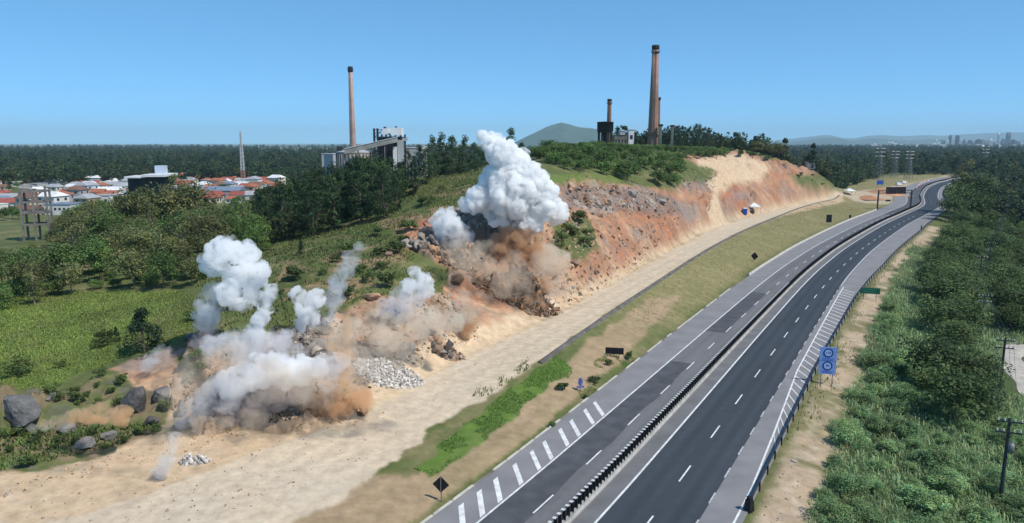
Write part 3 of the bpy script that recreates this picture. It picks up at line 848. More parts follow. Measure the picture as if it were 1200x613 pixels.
# ------------------------------------------------------------------ gantry
pl = Vector(at_z(1028, 245, .4)); pr = at_y(1067, 241.5, pl.y + 4)
gp_ = empty('sign_gantry', (pl.x, pl.y, 0), 'steel gantry carrying two black sign backs over the highway', 'gantry')
W_ = (pr - pl); W_.z = 0
top = at_y(1028, 223, pl.y).z
def rel(v): return Vector(v) - Vector((pl.x, pl.y, 0))
for v in (Vector((0, 0, 0)), W_):
    MB().box(v.x, v.y, top / 2 - .2, .55, .55, top + .4).build('post', M_DARK_STEEL, gp_)
for dz in (-.2, -1.4):
    MB().bar((0, 0, top + dz), (W_.x, W_.y, top + dz), .16, 8).build('beam', M_DARK_STEEL, gp_)
n = 12
for i in range(n):
    a = W_ * (i / n); b = W_ * ((i + 1) / n)
    MB().bar((a.x, a.y, top - (.2 if i % 2 else 1.4)), (b.x, b.y, top - (1.4 if i % 2 else .2)), .08, 6).build('lattice_brace', M_DARK_STEEL, gp_)
M_PANELBACK = simple('sign_panel_back', (.022, .016, .02), .6, var=.2)
for x0, x1 in ((1039.5, 1051.5), (1052.5, 1064.5)):
    a = at_y(x0, 224, pl.y); b = at_y(x1, 224, pl.y)
    cx = (a.x + b.x) / 2 - pl.x
    MB().box(cx, W_.y / W_.x * cx - .35, top - .2, b.x - a.x, .1, 3.4).build('sign_panel', M_PANELBACK, gp_)

# ------------------------------------------------------------------ vegetation: meshes of leaf-sized faces
def leaf_cloud(rng, centres, radii, per, leaf, base, spread=0.35, up=0.25, dark=None, squash=0.8):
    """quads spread over the shells of many small clumps; returns verts, faces, colours"""
    centres = np.asarray(centres, float); n = len(centres)
    k = rng.integers(int(per * .7), int(per * 1.3) + 1, n); own = np.repeat(np.arange(n), k); m = len(own)
    d = rng.normal(size=(m, 3)); d /= np.linalg.norm(d, axis=1)[:, None]
    rr = np.asarray(radii)[own] * (0.55 + 0.5 * rng.random(m) ** .5)
    c = centres[own] + d * rr[:, None] * np.array([1, 1, squash])
    nrm = d + rng.normal(size=(m, 3)) * 0.75 + np.array([0, 0, up]); nrm /= np.linalg.norm(nrm, axis=1)[:, None]
    a = np.cross(nrm, rng.normal(size=(m, 3))); a /= np.linalg.norm(a, axis=1)[:, None]; b = np.cross(nrm, a)
    s = leaf * (0.6 + 0.8 * rng.random(m))[:, None]
    v = np.stack([c - a * s * .5, c + b * s * .32, c + a * s * .5, c - b * s * .32], 1).reshape(-1, 3)
    f = np.arange(4 * m).reshape(m, 4)
    clump = 1 + spread * (rng.random(n)[own] - .5) * 2
    tone = clump * (1 + 0.5 * (rng.random(m) - .5))
    col = np.asarray(base)[None] * tone[:, None]
    hue = (rng.random(n)[own] - .5)[:, None] * np.array([0.35, 0.08, -0.1])
    col = np.clip(col * (1 + hue), 0.004, 0.5)
    return v, f, np.repeat(col, 4, 0)
def crown_mesh(name, seed, w, h, z0, nclump, per, leaf, base, kind='round', spread=.35):
    rng = np.random.default_rng(seed)
    if kind == 'cone':
        t = rng.random(nclump) ** .8; r = (1 - t) ** .75 * w / 2 * (0.35 + .65 * rng.random(nclump) ** .5); th = rng.random(nclump) * 6.283
        c = np.stack([r * np.cos(th), r * np.sin(th), z0 + t * h], 1); rad = (0.10 + .12 * (1 - t)) * w * (.8 + .4 * rng.random(nclump))
    elif kind == 'pine':
        t = rng.random(nclump); prof = np.interp(t, [0, .25, .6, .85, 1], [.55, 1, .8, .45, .08]); r = prof * w / 2 * (0.3 + .7 * rng.random(nclump) ** .5); th = rng.random(nclump) * 6.283
        c = np.stack([r * np.cos(th), r * np.sin(th), z0 + t * h], 1); rad = .13 * w * (.7 + .6 * rng.random(nclump))
    elif kind == 'tall':
        t = rng.random(nclump); prof = np.interp(t, [0, .2, .5, .8, 1], [.25, .6, 1, .85, .3]); r = prof * w / 2 * (rng.random(nclump) ** .45); th = rng.random(nclump) * 6.283
        c = np.stack([r * np.cos(th), r * np.sin(th), z0 + t * h], 1); rad = .15 * w * (.7 + .6 * rng.random(nclump))
    else:
        d = rng.normal(size=(nclump, 3)); d /= np.linalg.norm(d, axis=1)[:, None]; d[:, 2] = np.where(d[:, 2] < -.3, -d[:, 2], d[:, 2])
        rr = (.45 + .55 * rng.random(nclump)) * (1 + .25 * rng.normal(size=nclump) * .5)
        c = d * rr[:, None] * np.array([w / 2, w / 2, h * .5]) + np.array([0, 0, z0 + h * .42]); rad = .17 * w * (.7 + .6 * rng.random(nclump))
    v, f, col = leaf_cloud(rng, c, rad, per, leaf, base, spread, .9 if kind in ('round', 'pine') else .5)
    return fast_mesh(name, v, f, M_LEAF, False, col), c
def trunk_mesh(name, seed, h, r, crown_c, mat, limbs=5):
    rng = random.Random(seed); m = MB(); lean = Vector((rng.uniform(-.06, .06), rng.uniform(-.06, .06), 0)); pts = []
    for k in range(5):
        t = k / 4; pts.append(lean * h * t + Vector((rng.uniform(-.1, .1) * t, rng.uniform(-.1, .1) * t, h * t - .4 * (1 - t))))
    for k in range(4): m.bar(pts[k], pts[k + 1], r * (1 - k * .2), 7, r * (1 - (k + 1) * .2), False)
    cs = [Vector(c) for c in crown_c]; rng.shuffle(cs)
    for c in cs[:limbs]:
        b = pts[2] + (pts[3] - pts[2]) * rng.random()
        if c.z < b.z: b = pts[1]
        mid = (b + c) / 2 + Vector((0, 0, -.08 * h)); m.bar(b, mid, r * .42, 5, r * .3, False); m.bar(mid, c, r * .3, 5, r * .1, False)
    return m.mesh(name, mat)
class Species: pass
SPEC = {}
def species(key, objname, label, cat, group, n, h, w, z0f, kind, base, nclump, per, leaf, bark, limbs=5, tr=.02):
    s = Species(); s.h = h; s.name = objname; s.label = label; s.cat = cat; s.group = group; s.var = []
    for i in range(n):
        cm, cc = crown_mesh(objname + '_crown', hash_(key) + i, w * (1 + .12 * (i - n / 2)), h * (1 - z0f), h * z0f, nclump, per, leaf, base, kind)
        s.var.append((cm, trunk_mesh(objname + '_trunk', hash_(key) + i, h * (.9 if kind in ('cone', 'pine', 'tall') else .62), h * tr, cc, bark, limbs)))
    SPEC[key] = s
def hash_(k): return sum((i + 1) * ord(c) for i, c in enumerate(k)) % 9973
def plant(key, x, y, h, label=None, group=None, wide=1.0, rng=random):
    s = SPEC[key]; cm, tm = rng.choice(s.var); k = h / s.h
    e = empty(s.name, (x, y, ground(x, y) - .05), label or s.label, s.cat, group or s.group, rng.uniform(0, 6.28))
    e.scale = (k * wide, k * wide, k)
    obj('crown', cm, e); obj('trunk', tm, e)
    return e
OLIVE = (0.16, 0.175, 0.065); MIDG = (0.115, 0.185, 0.05); DARKG = (0.105, 0.155, 0.052); PINE = (0.055, 0.098, 0.036); BRIGHT = (0.085, 0.14, 0.03); SILVER = (0.10, 0.15, 0.075)
species('olive', 'broadleaf_tree', 'olive green broadleaf tree in the wood above the bright meadow', 'tree', 'broadleaf trees of the wood', 4, 10, 8.0, .06, 'round', OLIVE, 54, 60, .42, M_BARK, 7)
species('green', 'leafy_tree', 'deep green leafy tree among the olive trees of the wood', 'tree', 'leafy trees of the wood', 3, 10, 7.5, .05, 'round', MIDG, 52, 60, .42, M_BARK, 6)
species('gum', 'gum_tree', 'tall slender gum tree with open crown rising over the wood', 'tree', 'gum trees of the wood', 3, 14, 6.5, .12, 'tall', OLIVE, 40, 60, .40, M_PALEBARK, 9, .016)
species('pine', 'pine_tree', 'dark green pine in the dense grove below the power station', 'tree', 'pines of the grove', 4, 14, 7.0, .1, 'pine', PINE, 60, 56, .40, M_BARK, 8)
species('fir', 'young_conifer', 'young dark conifer', 'tree', None, 2, 6, 4.0, .05, 'cone', (0.028, 0.062, 0.028), 46, 50, .26, M_BARK, 6)
species('hill', 'hill_shrub', 'rounded green shrub on the brow of the hill', 'shrub', 'shrubs on the hill', 4, 5, 5.5, .03, 'round', MIDG, 34, 60, .36, M_BARK, 4)
species('bush', 'bush', 'bushy green shrub growing in the roadside thicket', 'shrub', 'bushes of the roadside thicket', 4, 3.4, 4.4, .0, 'round', (0.21, 0.32, 0.13), 40, 110, .2, M_BARK, 4)
species('dark', 'thicket_tree', 'dark round tree in the belt right of the highway', 'tree', 'trees of the belt right of the highway', 4, 7.5, 7.5, .08, 'round', DARKG, 46, 66, .36, M_BARK, 6)
species('scrub', 'scrub', 'low scrubby bush on the rough slope', 'shrub', 'low scrub on the slopes', 3, 1.8, 2.4, .0, 'round', (0.10, 0.145, 0.042), 16, 46, .24, M_BARK, 3)
VR = random.Random(11)
# --- the wood on the left: heights kept under the skyline the photograph shows
SKYL = lambda px: np.interp(px, [-60, 0, 62, 72, 100, 130, 165, 195, 235, 250, 300, 320], [290, 288, 282, 250, 236, 218, 215, 222, 235, 240, 226, 215])
FRONT = lambda px: np.interp(px, [-80, 0, 60, 150, 230, 260, 300, 330, 360], [372, 366, 352, 344, 334, 318, 300, 286, 270])   # foot of the wood
cand = []
_tr = np.random.default_rng(5)
def scatter(n, x0, x1, y0, y1, mind, test):
    got = []
    for _ in range(n):
        x, y = _tr.uniform(x0, x1), _tr.uniform(y0, y1)
        if test(x, y) and all((x - a) ** 2 + (y - b) ** 2 > mind * mind for a, b in got): got.append((x, y))
    return got
def in_wood(x, y):
    px, py = to_px(np.array(x), np.array(y), np.array(ground(x, y)))
    return -70 < px < 345 and py < FRONT(px) and y > 95 and not (py < 283 and py > 256 and px < 68)
n_ = {'olive': 0, 'green': 0, 'gum': 0}
for x, y in scatter(1500, -190, -35, 98, 236, 5.6, in_wood):
    gz = ground(x, y); px, py = to_px(np.array(x), np.array(y), np.array(gz))
    hmax = at_y(float(px), float(SKYL(px)), y).z - gz
    edge = float(FRONT(px) - py) < 14
    k = VR.choices(['olive', 'green', 'gum'], [5, 3, 2])[0]
    h = VR.uniform(5, 8) if edge else VR.uniform(7.5, 11.5) * (1.25 if k == 'gum' else 1)
    h = min(h, hmax * VR.uniform(.86, 1.0))
    if h < 3.0: continue
    plant(k, x, y, h, rng=VR, wide=VR.uniform(.9, 1.25))
for x, y in scatter(420, -120, -35, 96, 150, 3.2, lambda x, y: in_wood(x, y)):
    px, py = to_px(np.array(x), np.array(y), np.array(ground(x, y)))
    if float(FRONT(px) - py) < 26: plant('hill', x, y, VR.uniform(1.8, 3.8), 'low leafy shrub along the front edge of the wood', 'shrubs at the edge of the wood', 1.2, VR)
for px, top, kk in ((158, 212, 'olive'), (168, 216, 'olive'), (176, 222, 'green'), (205, 206, 'gum'), (213, 203, 'olive'), (222, 208, 'olive'), (230, 218, 'green'), (150, 220, 'olive'), (192, 226, 'olive'), (200, 222, 'green')):
    Y_ = 196 + (px % 7); p_ = at_y(px, 250, Y_); plant(kk, p_.x, Y_, at_y(px, top, Y_).z - ground(p_.x, Y_), rng=VR, wide=.9)
# --- grove of pines
PSKY = lambda px: np.interp(px, [300, 330, 345, 365, 385, 410, 430, 450, 465, 470], [222, 210, 205, 200, 196, 192, 186, 190, 205, 225])
def in_pines(x, y):
    px, py = to_px(np.array(x), np.array(y), np.array(ground(x, y)))
    return 305 < px < 466 and py < np.interp(px, [300, 340, 400, 440, 466], [292, 285, 268, 262, 258]) and y > 128
for x, y in scatter(900, -80, -20, 130, 225, 4.6, in_pines):
    gz = ground(x, y); px, py = to_px(np.array(x), np.array(y), np.array(gz))
    hmax = at_y(float(px), float(PSKY(px)), y).z - gz
    h = min(VR.uniform(11, 16), hmax * VR.uniform(.84, 1.0))
    if h < 4: continue
    plant('pine', x, y, h, rng=VR, wide=VR.uniform(.85, 1.15))
for px, top, base, Y in ((392,192,240,190),(402,196,240,186),(412,188,245,182),(420,184,250,178),(428,182,250,180),(436,186,250,176),(444,184,250,184),(452,188,248,186),(460,186,246,190),(468,190,240,196),(474,188,232,200),(432,200,256,165),(448,202,256,168),(416,204,258,166),(380,196,250,185),(370,200,252,180)):
    p = at_y(px, base, Y); plant('pine', p.x, Y, max(4, at_y(px, top, Y).z - ground(p.x, Y)), rng=VR, wide=VR.uniform(.9, 1.15))
# pines behind the green slope, left of the smoke
for px, top, base, Y in ((478,176,205,205),(492,170,204,210),(507,160,203,214),(518,157,203,222),(531,158,202,218),(545,160,203,224),(556,166,204,214),(500,172,204,200),(485,182,205,196),(540,175,204,206),(524,172,205,204),(570,170,200,230),(598,150,190,250),(588,163,192,240),(612,166,190,246)):
    p = at_y(px, base, Y); gz = ground(p.x, Y); h = at_y(px, top, Y).z - gz
    plant('pine', p.x, Y, max(4, h), 'dark pine standing behind the green slope beside the white smoke column', 'pines behind the smoke', .9, VR)
# conifer row on the skyline behind the brick chimney
for i in range(22):
    px = 776 + i * 3.3 + VR.uniform(-1, 1); Y = VR.uniform(398, 420); p = at_y(px, 170, Y); gz = ground(p.x, Y)
    tp = np.interp(px, [775, 790, 815, 835, 850], [152, 147, 145, 152, 162]) + VR.uniform(-2, 4)
    plant('pine', p.x, Y, max(4, at_y(px, tp, Y).z - gz), 'dark conifer in the skyline row beside the tall brick chimney', 'skyline conifers', .8, VR)
# shrubs covering the brow of the hill
def in_brow(x, y):
    gz = ground(x, y); px, py = to_px(np.array(x), np.array(y), np.array(gz))
    lo = np.interp(px, [625, 640, 700, 740, 790, 800, 870, 905], [188, 199, 204, 218, 220, 195, 186, 190])
    return 622 < px < 905 and py < lo - 1 and y > 150
for x, y in scatter(2600, 5, 160, 178, 400, 5.2, in_brow):
    gz = ground(x, y); px, py = to_px(np.array(x), np.array(y), np.array(gz))
    hmax = at_y(float(px), float(np.interp(px, [622, 640, 690, 740, 790, 850, 905], [168, 160, 163, 168, 170, 172, 182])), y).z - gz
    h = min(VR.uniform(3.2, 6.5), max(hmax, 2.0))
    plant('hill', x, y, h, rng=VR, wide=VR.uniform(.9, 1.3))
for px, py, h in ((912,186,9),(905,188,8),(888,181,6),(882,180,6),(920,190,5)):
    Y = 430; p = at_y(px, py, Y); plant('olive', p.x, Y, h + 3, 'dark broadleaf tree behind the end of the orange cut', 'trees behind the cut', 1.0, VR)
# single young conifers
for px, py, tp, lab in ((170, 414, 361, 'lone bushy young conifer standing in the bright meadow'), (353, 299, 281, 'lone dark young conifer on the grassy shoulder below the pine grove'),
                        (137, 402, 383, 'tiny dark sapling beside the meadow bushes')):
    g = ground_px(px, py); h = at_y(px, tp, g.y).z - g.z
    plant('fir', g.x, g.y, max(1.6, h), lab, None, 1.25 if px == 170 else .8, VR)
# scrub on the rough slopes
for px, py in [(128,400),(115,404),(120,408),(75,432),(85,462),(110,458),(140,452),(60,462),(95,470),(160,470),(190,465),(120,440),(20,440),(350,330),(375,325),(405,345),(430,330),(450,315),(460,300),(470,285),(440,300),(420,320),(395,335),(455,335),(480,270),(500,240),(520,225),(330,345),(310,360),(345,352),(300,335),(280,355),(255,365),(230,372),(660,285),(675,280),(685,290),(668,270),(690,275),(655,295),(680,262),(540,305),(410,300),(390,310),(440,275),(230,425),(222,432),(236,432),(75,470),(88,478),(102,468),(118,474),(132,466),(145,474),(20,508),(70,520),(95,498),(112,510),(140,520),(165,512),(150,488),(195,482),(185,508),(5,515),(48,510),(30,545),(60,530),(90,522),(120,525),(150,505),(10,530),(45,520),(935,210),(948,213),(960,216),(940,204),(955,208),(660,460),(700,450),(735,425),(715,428),(690,466),(650,500)]:
    g = ground_px(px + VR.uniform(-4, 4), py + VR.uniform(-3, 3)); plant('scrub', g.x, g.y, VR.uniform(1.0, 2.4) * (1.4 if 640 < px < 695 and py < 310 else .6 if px > 645 and py > 400 else .55 if px < 200 and py > 455 else 1), rng=VR, wide=VR.uniform(.9, 1.5))
# --- right of the highway
def rt(px0, px1, py0, py1):
    px, py = VR.uniform(px0, px1), VR.uniform(py0, py1); return px, py
def r_dark(px, py):
    return px > np.interp(py, [205, 250, 300, 350, 400, 450, 500], [1118, 1125, 1085, 1042, 1040, 1072, 1090]) and py < 500
got = []
for _ in range(3200):
    px, py = VR.uniform(1030, 1250), 215 + 290 * VR.random() ** 1.3
    if not r_dark(px, py) : continue
    g = ground_px(px, py)
    if g.y > 560: continue
    o_, s_ = road_off(np.array([g.x]), np.array([g.y]))
    if o_[0] < 27 or (py > 400 and VR.random() < .75): continue
    pw = np.interp(py, [215, 330, 460, 613], [1168, 1152, 1160, 1180])
    if abs(px - pw) < 16 and py > 300: continue          # the cleared way under the wires
    if px > 1158 and 392 < py < 560 and px < 1260: continue
    if any((g.x - a) ** 2 + (g.y - b) ** 2 < 4.3 ** 2 for a, b in got): continue
    got.append((g.x, g.y)); plant('dark', g.x, g.y, VR.uniform(4.0, 8.5), rng=VR, wide=VR.uniform(1.0, 1.45))
    if len(got) > 285: break
# the tall pair by the bend
for px, py, tp, k in ((1128,252,188,'gum'),(1120,250,200,'gum'),(1136,256,198,'dark'),(1143,262,222,'dark'),(1117,262,226,'dark'),(1124,258,215,'dark')):
    g = ground_px(px, py); plant(k, g.x, g.y, at_y(px, tp, g.y).z - g.z, 'tall dark tree at the outside of the far bend', 'tall trees by the bend', .95, VR)
got = []
for _ in range(3500):
    py = 350 + 300 * VR.random(); px = VR.uniform(960, 1260)
    lo = np.interp(py, [350, 400, 450, 500, 560, 613], [1042, 1030, 1010, 990, 975, 950])
    if px < lo or (r_dark(px, py) and py < 470): continue
    if px > 1165 and 395 < py < 500: continue
    g = ground_px(px, py)
    if any((g.x - a) ** 2 + (g.y - b) ** 2 < 3.2 ** 2 for a, b in got): continue
    got.append((g.x, g.y)); plant('bush', g.x, g.y, VR.uniform(1.0, 2.6), rng=VR, wide=VR.uniform(1.0, 1.6))
    if len(got) > 170: break

# --- blades of grass: joined, nobody could count them
def blades(name, pts, ln, wd, base, label, lean=.5, seed=1, spread=.3):
    rng = np.random.default_rng(seed); pts = np.asarray(pts); n = len(pts)
    th = rng.random(n) * 6.283; L_ = ln * (.6 + .8 * rng.random(n)); W_2 = wd * (.6 + .8 * rng.random(n))
    dirv = np.stack([np.cos(th), np.sin(th), 0 * th], 1); side = np.stack([-np.sin(th), np.cos(th), 0 * th], 1)
    mid = pts + dirv * (L_ * lean * .4)[:, None] + np.array([0, 0, 1.]) * (L_ * .7)[:, None]
    tip = pts + dirv * (L_ * lean * 1.1)[:, None] + np.array([0, 0, 1.]) * (L_ * .8)[:, None]
    v = np.stack([pts - side * W_2[:, None] / 2, pts + side * W_2[:, None] / 2, mid + side * W_2[:, None] / 2, mid - side * W_2[:, None] / 2, tip], 1).reshape(-1, 3)
    i = np.arange(n)[:, None] * 5
    f = np.concatenate([i + np.array([0, 1, 2]), i + np.array([0, 2, 3]), i + np.array([3, 2, 4])])
    patch = fbm(pts[:, 0] / 6, pts[:, 1] / 6, oct=3, seed=seed)
    col = np.asarray(base)[None] * (1 + spread * (rng.random(n) - .5) * 2 + .5 * patch)[:, None] * (1 + (rng.random(n) - .4)[:, None] * np.array([.5, .1, 0]))
    o = obj(name, fast_mesh(name, v, f, M_GRASS, False, np.repeat(np.clip(col, .004, .5), 5, 0)))
    return tag(o, label, 'grass', None, 'stuff')
def on_ground(n, x0, x1, y0, y1, test, seed, need=True):
    rng = np.random.default_rng(seed); x = rng.uniform(x0, x1, n); y = rng.uniform(y0, y1, n); z = height(x, y)
    px, py = to_px(x, y, z); off, st = road_off(x, y) if need else (None, None); k = test(px, py, off, st, x, y)
    return np.stack([x, y, z - .03], 1)[k]
def t_right(px, py, off, st, x, y):
    lo = np.interp(py, [240, 300, 350, 400, 450, 500, 560, 613, 700], [1105, 1062, 1035, 1015, 1003, 988, 965, 945, 905]) + 8 * vnoise(x / 3, y / 3)
    return (px > lo) & (px < 1330) & (py < 760) & ~((px > 1176) & (py > 405) & (py < 465) & (px < 1215))
blades('tall_grass', on_ground(480000, 20, 190, 42, 230, t_right, 2, False), .8, .085, (.25, .36, .17), 'tall blue-green grass covering the bank right of the highway', .55, 2)
def t_meadow(px, py, off, st, x, y):
    jx, jy, fr = masks(x, y, gh(x, y)); return inpoly(jx, jy, POLY_LUSH[0])
blades('meadow_grass', on_ground(150000, -100, -25, 66, 125, t_meadow, 3, False), .24, .07, (.20, .265, .06), 'bright meadow grass below the wood', .5, 3)
def t_strip(px, py, off, st, x, y):
    jx, jy, fr = masks(x, y, gh(x, y)); a = inpoly(jx, jy, POLY_LUSH[1])
    for c_ in ((722, 424, 26, 9), (690, 462, 16, 9), (655, 497, 12, 8), (654, 434, 15, 8)): a |= ((jx - c_[0]) / c_[2]) ** 2 + ((jy - c_[1]) / c_[3]) ** 2 < 1
    return a & (off < left_edge(st) - .4) & ~in_haul(x, y) & (fbm(x / 2.5, y / 2.5, oct=3, seed=33) > -.22)
blades('verge_weeds', on_ground(200000, -25, 25, 62, 118, t_strip, 4), .2, .055, (.12, .22, .045), 'bright green weeds on the brown verge beside the kerb', .6, 4)
def t_rverge(px, py, off, st, x, y):
    return (off > right_edge(st) + .3) & (off < right_edge(st) + 2.2 + 1.6 * vnoise(st / 7, off * 0, seed=8)) & (vnoise(st / 9, off / 3, seed=3) > -.15) & (px < 1120)
blades('rail_side_grass', on_ground(70000, 15, 140, 50, 260, t_rverge, 5), .4, .09, (.12, .19, .045), 'short green grass along the foot of the guardrail', .5, 5)
def t_emb(px, py, off, st, x, y): return (off < left_edge(st) - .8) & (off > -48) & (y > 120) & ~in_haul(x, y) & (px > 700) & (py > 230) & (px < 1010) & (gh(x, y) < 4.3)
blades('embankment_grass', on_ground(110000, 15, 170, 115, 400, t_emb, 6)[:60000], .2, .1, (.25, .24, .105), 'dry mown grass on the embankment between haul road and highway', .5, 6, .25)
def t_left_low(px, py, off, st, x, y):
    return inpoly(px + 6 * vnoise(x, y), py, [(-60, 560), (0, 553), (60, 540), (130, 525), (190, 495), (130, 500), (60, 500), (0, 505), (-60, 500)])
blades('bank_grass', on_ground(50000, -80, -25, 55, 95, t_left_low, 7, False), .42, .1, (.10, .165, .04), 'dark green grass on the low bank beneath the grey boulders', .5, 7)
def t_slope(px, py, off, st, x, y):
    jx, jy, fr = masks(x, y, gh(x, y)); return (px > 225) & (px < 620) & (py > 195) & ~inpoly(jx, jy, POLY_CUT) & (off < -20) & (vnoise(x / 4, y / 4, seed=12) > -.35)
blades('slope_grass', on_ground(90000, -60, 25, 84, 230, t_slope, 8)[:60000], .42, .12, (.125, .165, .05), 'rough green grass on the slope above the blast', .6, 8)

# --- far woods: one mass of instanced crowns
def instancer(name, pts, scales, src_meshes, label):
    me = bpy.data.meshes.new(name); me.vertices.add(len(pts)); me.vertices.foreach_set('co', np.asarray(pts, np.float32).ravel())
    a = me.attributes.new('sc', 'FLOAT', 'POINT'); a.data.foreach_set('value', np.asarray(scales, np.float32))
    a = me.attributes.new('ix', 'INT', 'POINT'); a.data.foreach_set('value', np.random.default_rng(1).integers(0, len(src_meshes), len(pts)).astype(np.int32))
    o = obj(name, me); tag(o, label, 'woods', None, 'stuff')
    ng = bpy.data.node_groups.new(name, 'GeometryNodeTree')
    ng.interface.new_socket('Geometry', in_out='INPUT', socket_type='NodeSocketGeometry'); ng.interface.new_socket('Geometry', in_out='OUTPUT', socket_type='NodeSocketGeometry')
    N = ng.nodes.new; L = ng.links.new
    gi = N('NodeGroupInput'); go = N('NodeGroupOutput'); ip = N('GeometryNodeInstanceOnPoints'); g2 = N('GeometryNodeGeometryToInstance')
    for m in src_meshes:
        so = bpy.data.objects.new(m.name, m); oi = N('GeometryNodeObjectInfo'); oi.inputs['Object'].default_value = so; L(oi.outputs['Geometry'], g2.inputs[0])
    L(gi.outputs[0], ip.inputs['Points']); L(g2.outputs[0], ip.inputs['Instance']); ip.inputs['Pick Instance'].default_value = True
    na = N('GeometryNodeInputNamedAttribute'); na.data_type = 'FLOAT'; na.inputs['Name'].default_value = 'sc'; L(na.outputs[0], ip.inputs['Scale'])
    nb = N('GeometryNodeInputNamedAttribute'); nb.data_type = 'INT'; nb.inputs['Name'].default_value = 'ix'; L(nb.outputs[0], ip.inputs['Instance Index'])
    rv = N('FunctionNodeRandomValue'); rv.data_type = 'FLOAT_VECTOR'; rv.inputs['Min'].default_value = (0, 0, 0); rv.inputs['Max'].default_value = (0, 0, 6.28); L(rv.outputs[0], ip.inputs['Rotation'])
    L(ip.outputs[0], go.inputs[0])
    md = o.modifiers.new('woods', 'NODES'); md.node_group = ng
    return o
def far_crowns(cols, kinds):
    out = []
    for i, (c, k) in enumerate(zip(cols, kinds)):
        rng = np.random.default_rng(200 + i)
        m, cc = crown_mesh('far_crown', 300 + i, 9 if k != 'cone' else 6, 10, 1.0, 26, 12, 1.25, c, k, .45); out.append(m)
    return out
FARM = far_crowns([(0.055, .085, .032), (.036, .064, .028), (.075, .098, .036), (.03, .055, .025), (.062, .105, .034)], ['round', 'round', 'round', 'cone', 'tall'])
def far_pts(n, az0, az1, r0, r1, thr, seed, hmul=1.0, extra=None):
    rng = np.random.default_rng(seed); a = np.radians(rng.uniform(az0, az1, n)); r = np.exp(rng.uniform(math.log(r0), math.log(r1), n))
    x, y = r * np.sin(a), r * np.cos(a)
    k = fbm(x / 1100, y / 1100, oct=4, seed=77) > thr
    if extra is not None: k &= extra(x, y)
    x, y, r = x[k], y[k], r[k]
    z = np.where(r < 880, gh(x, y), 0.0)
    sc = hmul * (.5 + 1.1 * rng.random(len(x)) ** 2.0) * np.interp(r, [300, 1200, 5000], [.8, 1.15, 1.7])
    return np.stack([x, y, z - .3], 1), sc
p, s_ = far_pts(17000, -44, 8, 640, 6000, .14, 1)
pw, sw = far_pts(2600, -44, 8, 640, 950, -.35, 6); p = np.concatenate([p, pw]); s_ = np.concatenate([s_, sw * .8])
instancer('far_woods', p, s_, FARM, 'dark woods stretching to the horizon behind the town')
def ok_right(x, y):
    o_, t_ = road_off(x, y); z = gh(x, y); px, py = to_px(x, y, z)
    return ((o_ > 26) | (o_ < -48) | (np.hypot(x, y) > 820)) & ~((px < 985) & (np.hypot(x, y) < 455)) & ~((px < 1015) & (py > 222)) & ~((px > 1030) & (px < 1120) & (py > 205) & (o_ < 0))
p, s_ = far_pts(17000, 8, 46, 380, 6500, -.35, 2, 1.0, ok_right)
def ok_edge(x, y):
    px, py = to_px(x, y, gh(x, y)); return (px > 1262) & (road_off(x, y)[0] > 55)
p2, s2 = far_pts(2600, 22, 62, 110, 400, -2, 3, .8, ok_edge); p = np.concatenate([p, p2]); s_ = np.concatenate([s_, s2])
instancer('river_plain_woods', p, s_, FARM, 'dense dark woods beyond the bend below the far city')

# ------------------------------------------------------------------ broken rock, boulders, rubble
def hull(seed, n=14, sq=(1, 1, .75)):
    rng = np.random.default_rng(seed); p = rng.normal(size=(n, 3)); p /= np.linalg.norm(p, axis=1)[:, None]; p *= (.75 + .3 * rng.random(n))[:, None] * np.array(sq)
    bm = bmesh.new()
    for v in p: bm.verts.new(v)
    bmesh.ops.convex_hull(bm, input=bm.verts); bmesh.ops.triangulate(bm, faces=bm.faces)
    bm.verts.ensure_lookup_table(); lone = [v for v in bm.verts if not v.link_faces]
    bmesh.ops.delete(bm, geom=lone, context='VERTS'); bm.verts.index_update()
    V = np.array([v.co[:] for v in bm.verts]); Fc = np.array([[v.index for v in f.verts] for f in bm.faces]); bm.free()
    return V, Fc
HULLS = [hull(900 + i, 11 + i % 5, (1, .8 + .05 * (i % 4), .6 + .06 * (i % 5))) for i in range(14)]
def rotm(rng, n):
    q = rng.normal(size=(n, 4)); q /= np.linalg.norm(q, axis=1)[:, None]; w, x, y, z = q.T
    return np.stack([1-2*(y*y+z*z), 2*(x*y-z*w), 2*(x*z+y*w), 2*(x*y+z*w), 1-2*(x*x+z*z), 2*(y*z-x*w), 2*(x*z-y*w), 2*(y*z+x*w), 1-2*(x*x+y*y)], 1).reshape(n, 3, 3)
def rocks_joined(name, pts, sizes, cols, label, cat='rubble', seed=1, parent=None, kind='stuff'):
    rng = np.random.default_rng(seed); n = len(pts); R = rotm(rng, n); which = rng.integers(0, len(HULLS), n); vs = []; fs = []; cs = []; b = 0
    for h in range(len(HULLS)):
        k = np.where(which == h)[0]
        if not len(k): continue
        V, Fc = HULLS[h]; m = len(V)
        An = np.stack([np.ones(len(k)), rng.uniform(.45, 1, len(k)), rng.uniform(.25, .8, len(k))], 1)
        v = np.einsum('nij,nmj->nmi', R[k], V[None] * An[:, None, :]) * np.asarray(sizes)[k][:, None, None] + np.asarray(pts)[k][:, None, :]
        vs.append(v.reshape(-1, 3)); fs.append((Fc[None] + (np.arange(len(k)) * m)[:, None, None]).reshape(-1, 3) + b); b += len(k) * m
        cs.append(np.repeat(np.asarray(cols)[k], m, 0))
    o = obj(name, fast_mesh(name, np.concatenate(vs), np.concatenate(fs), M_ROCK, False, np.concatenate(cs)), parent)
    return tag(o, label, cat, None, kind)
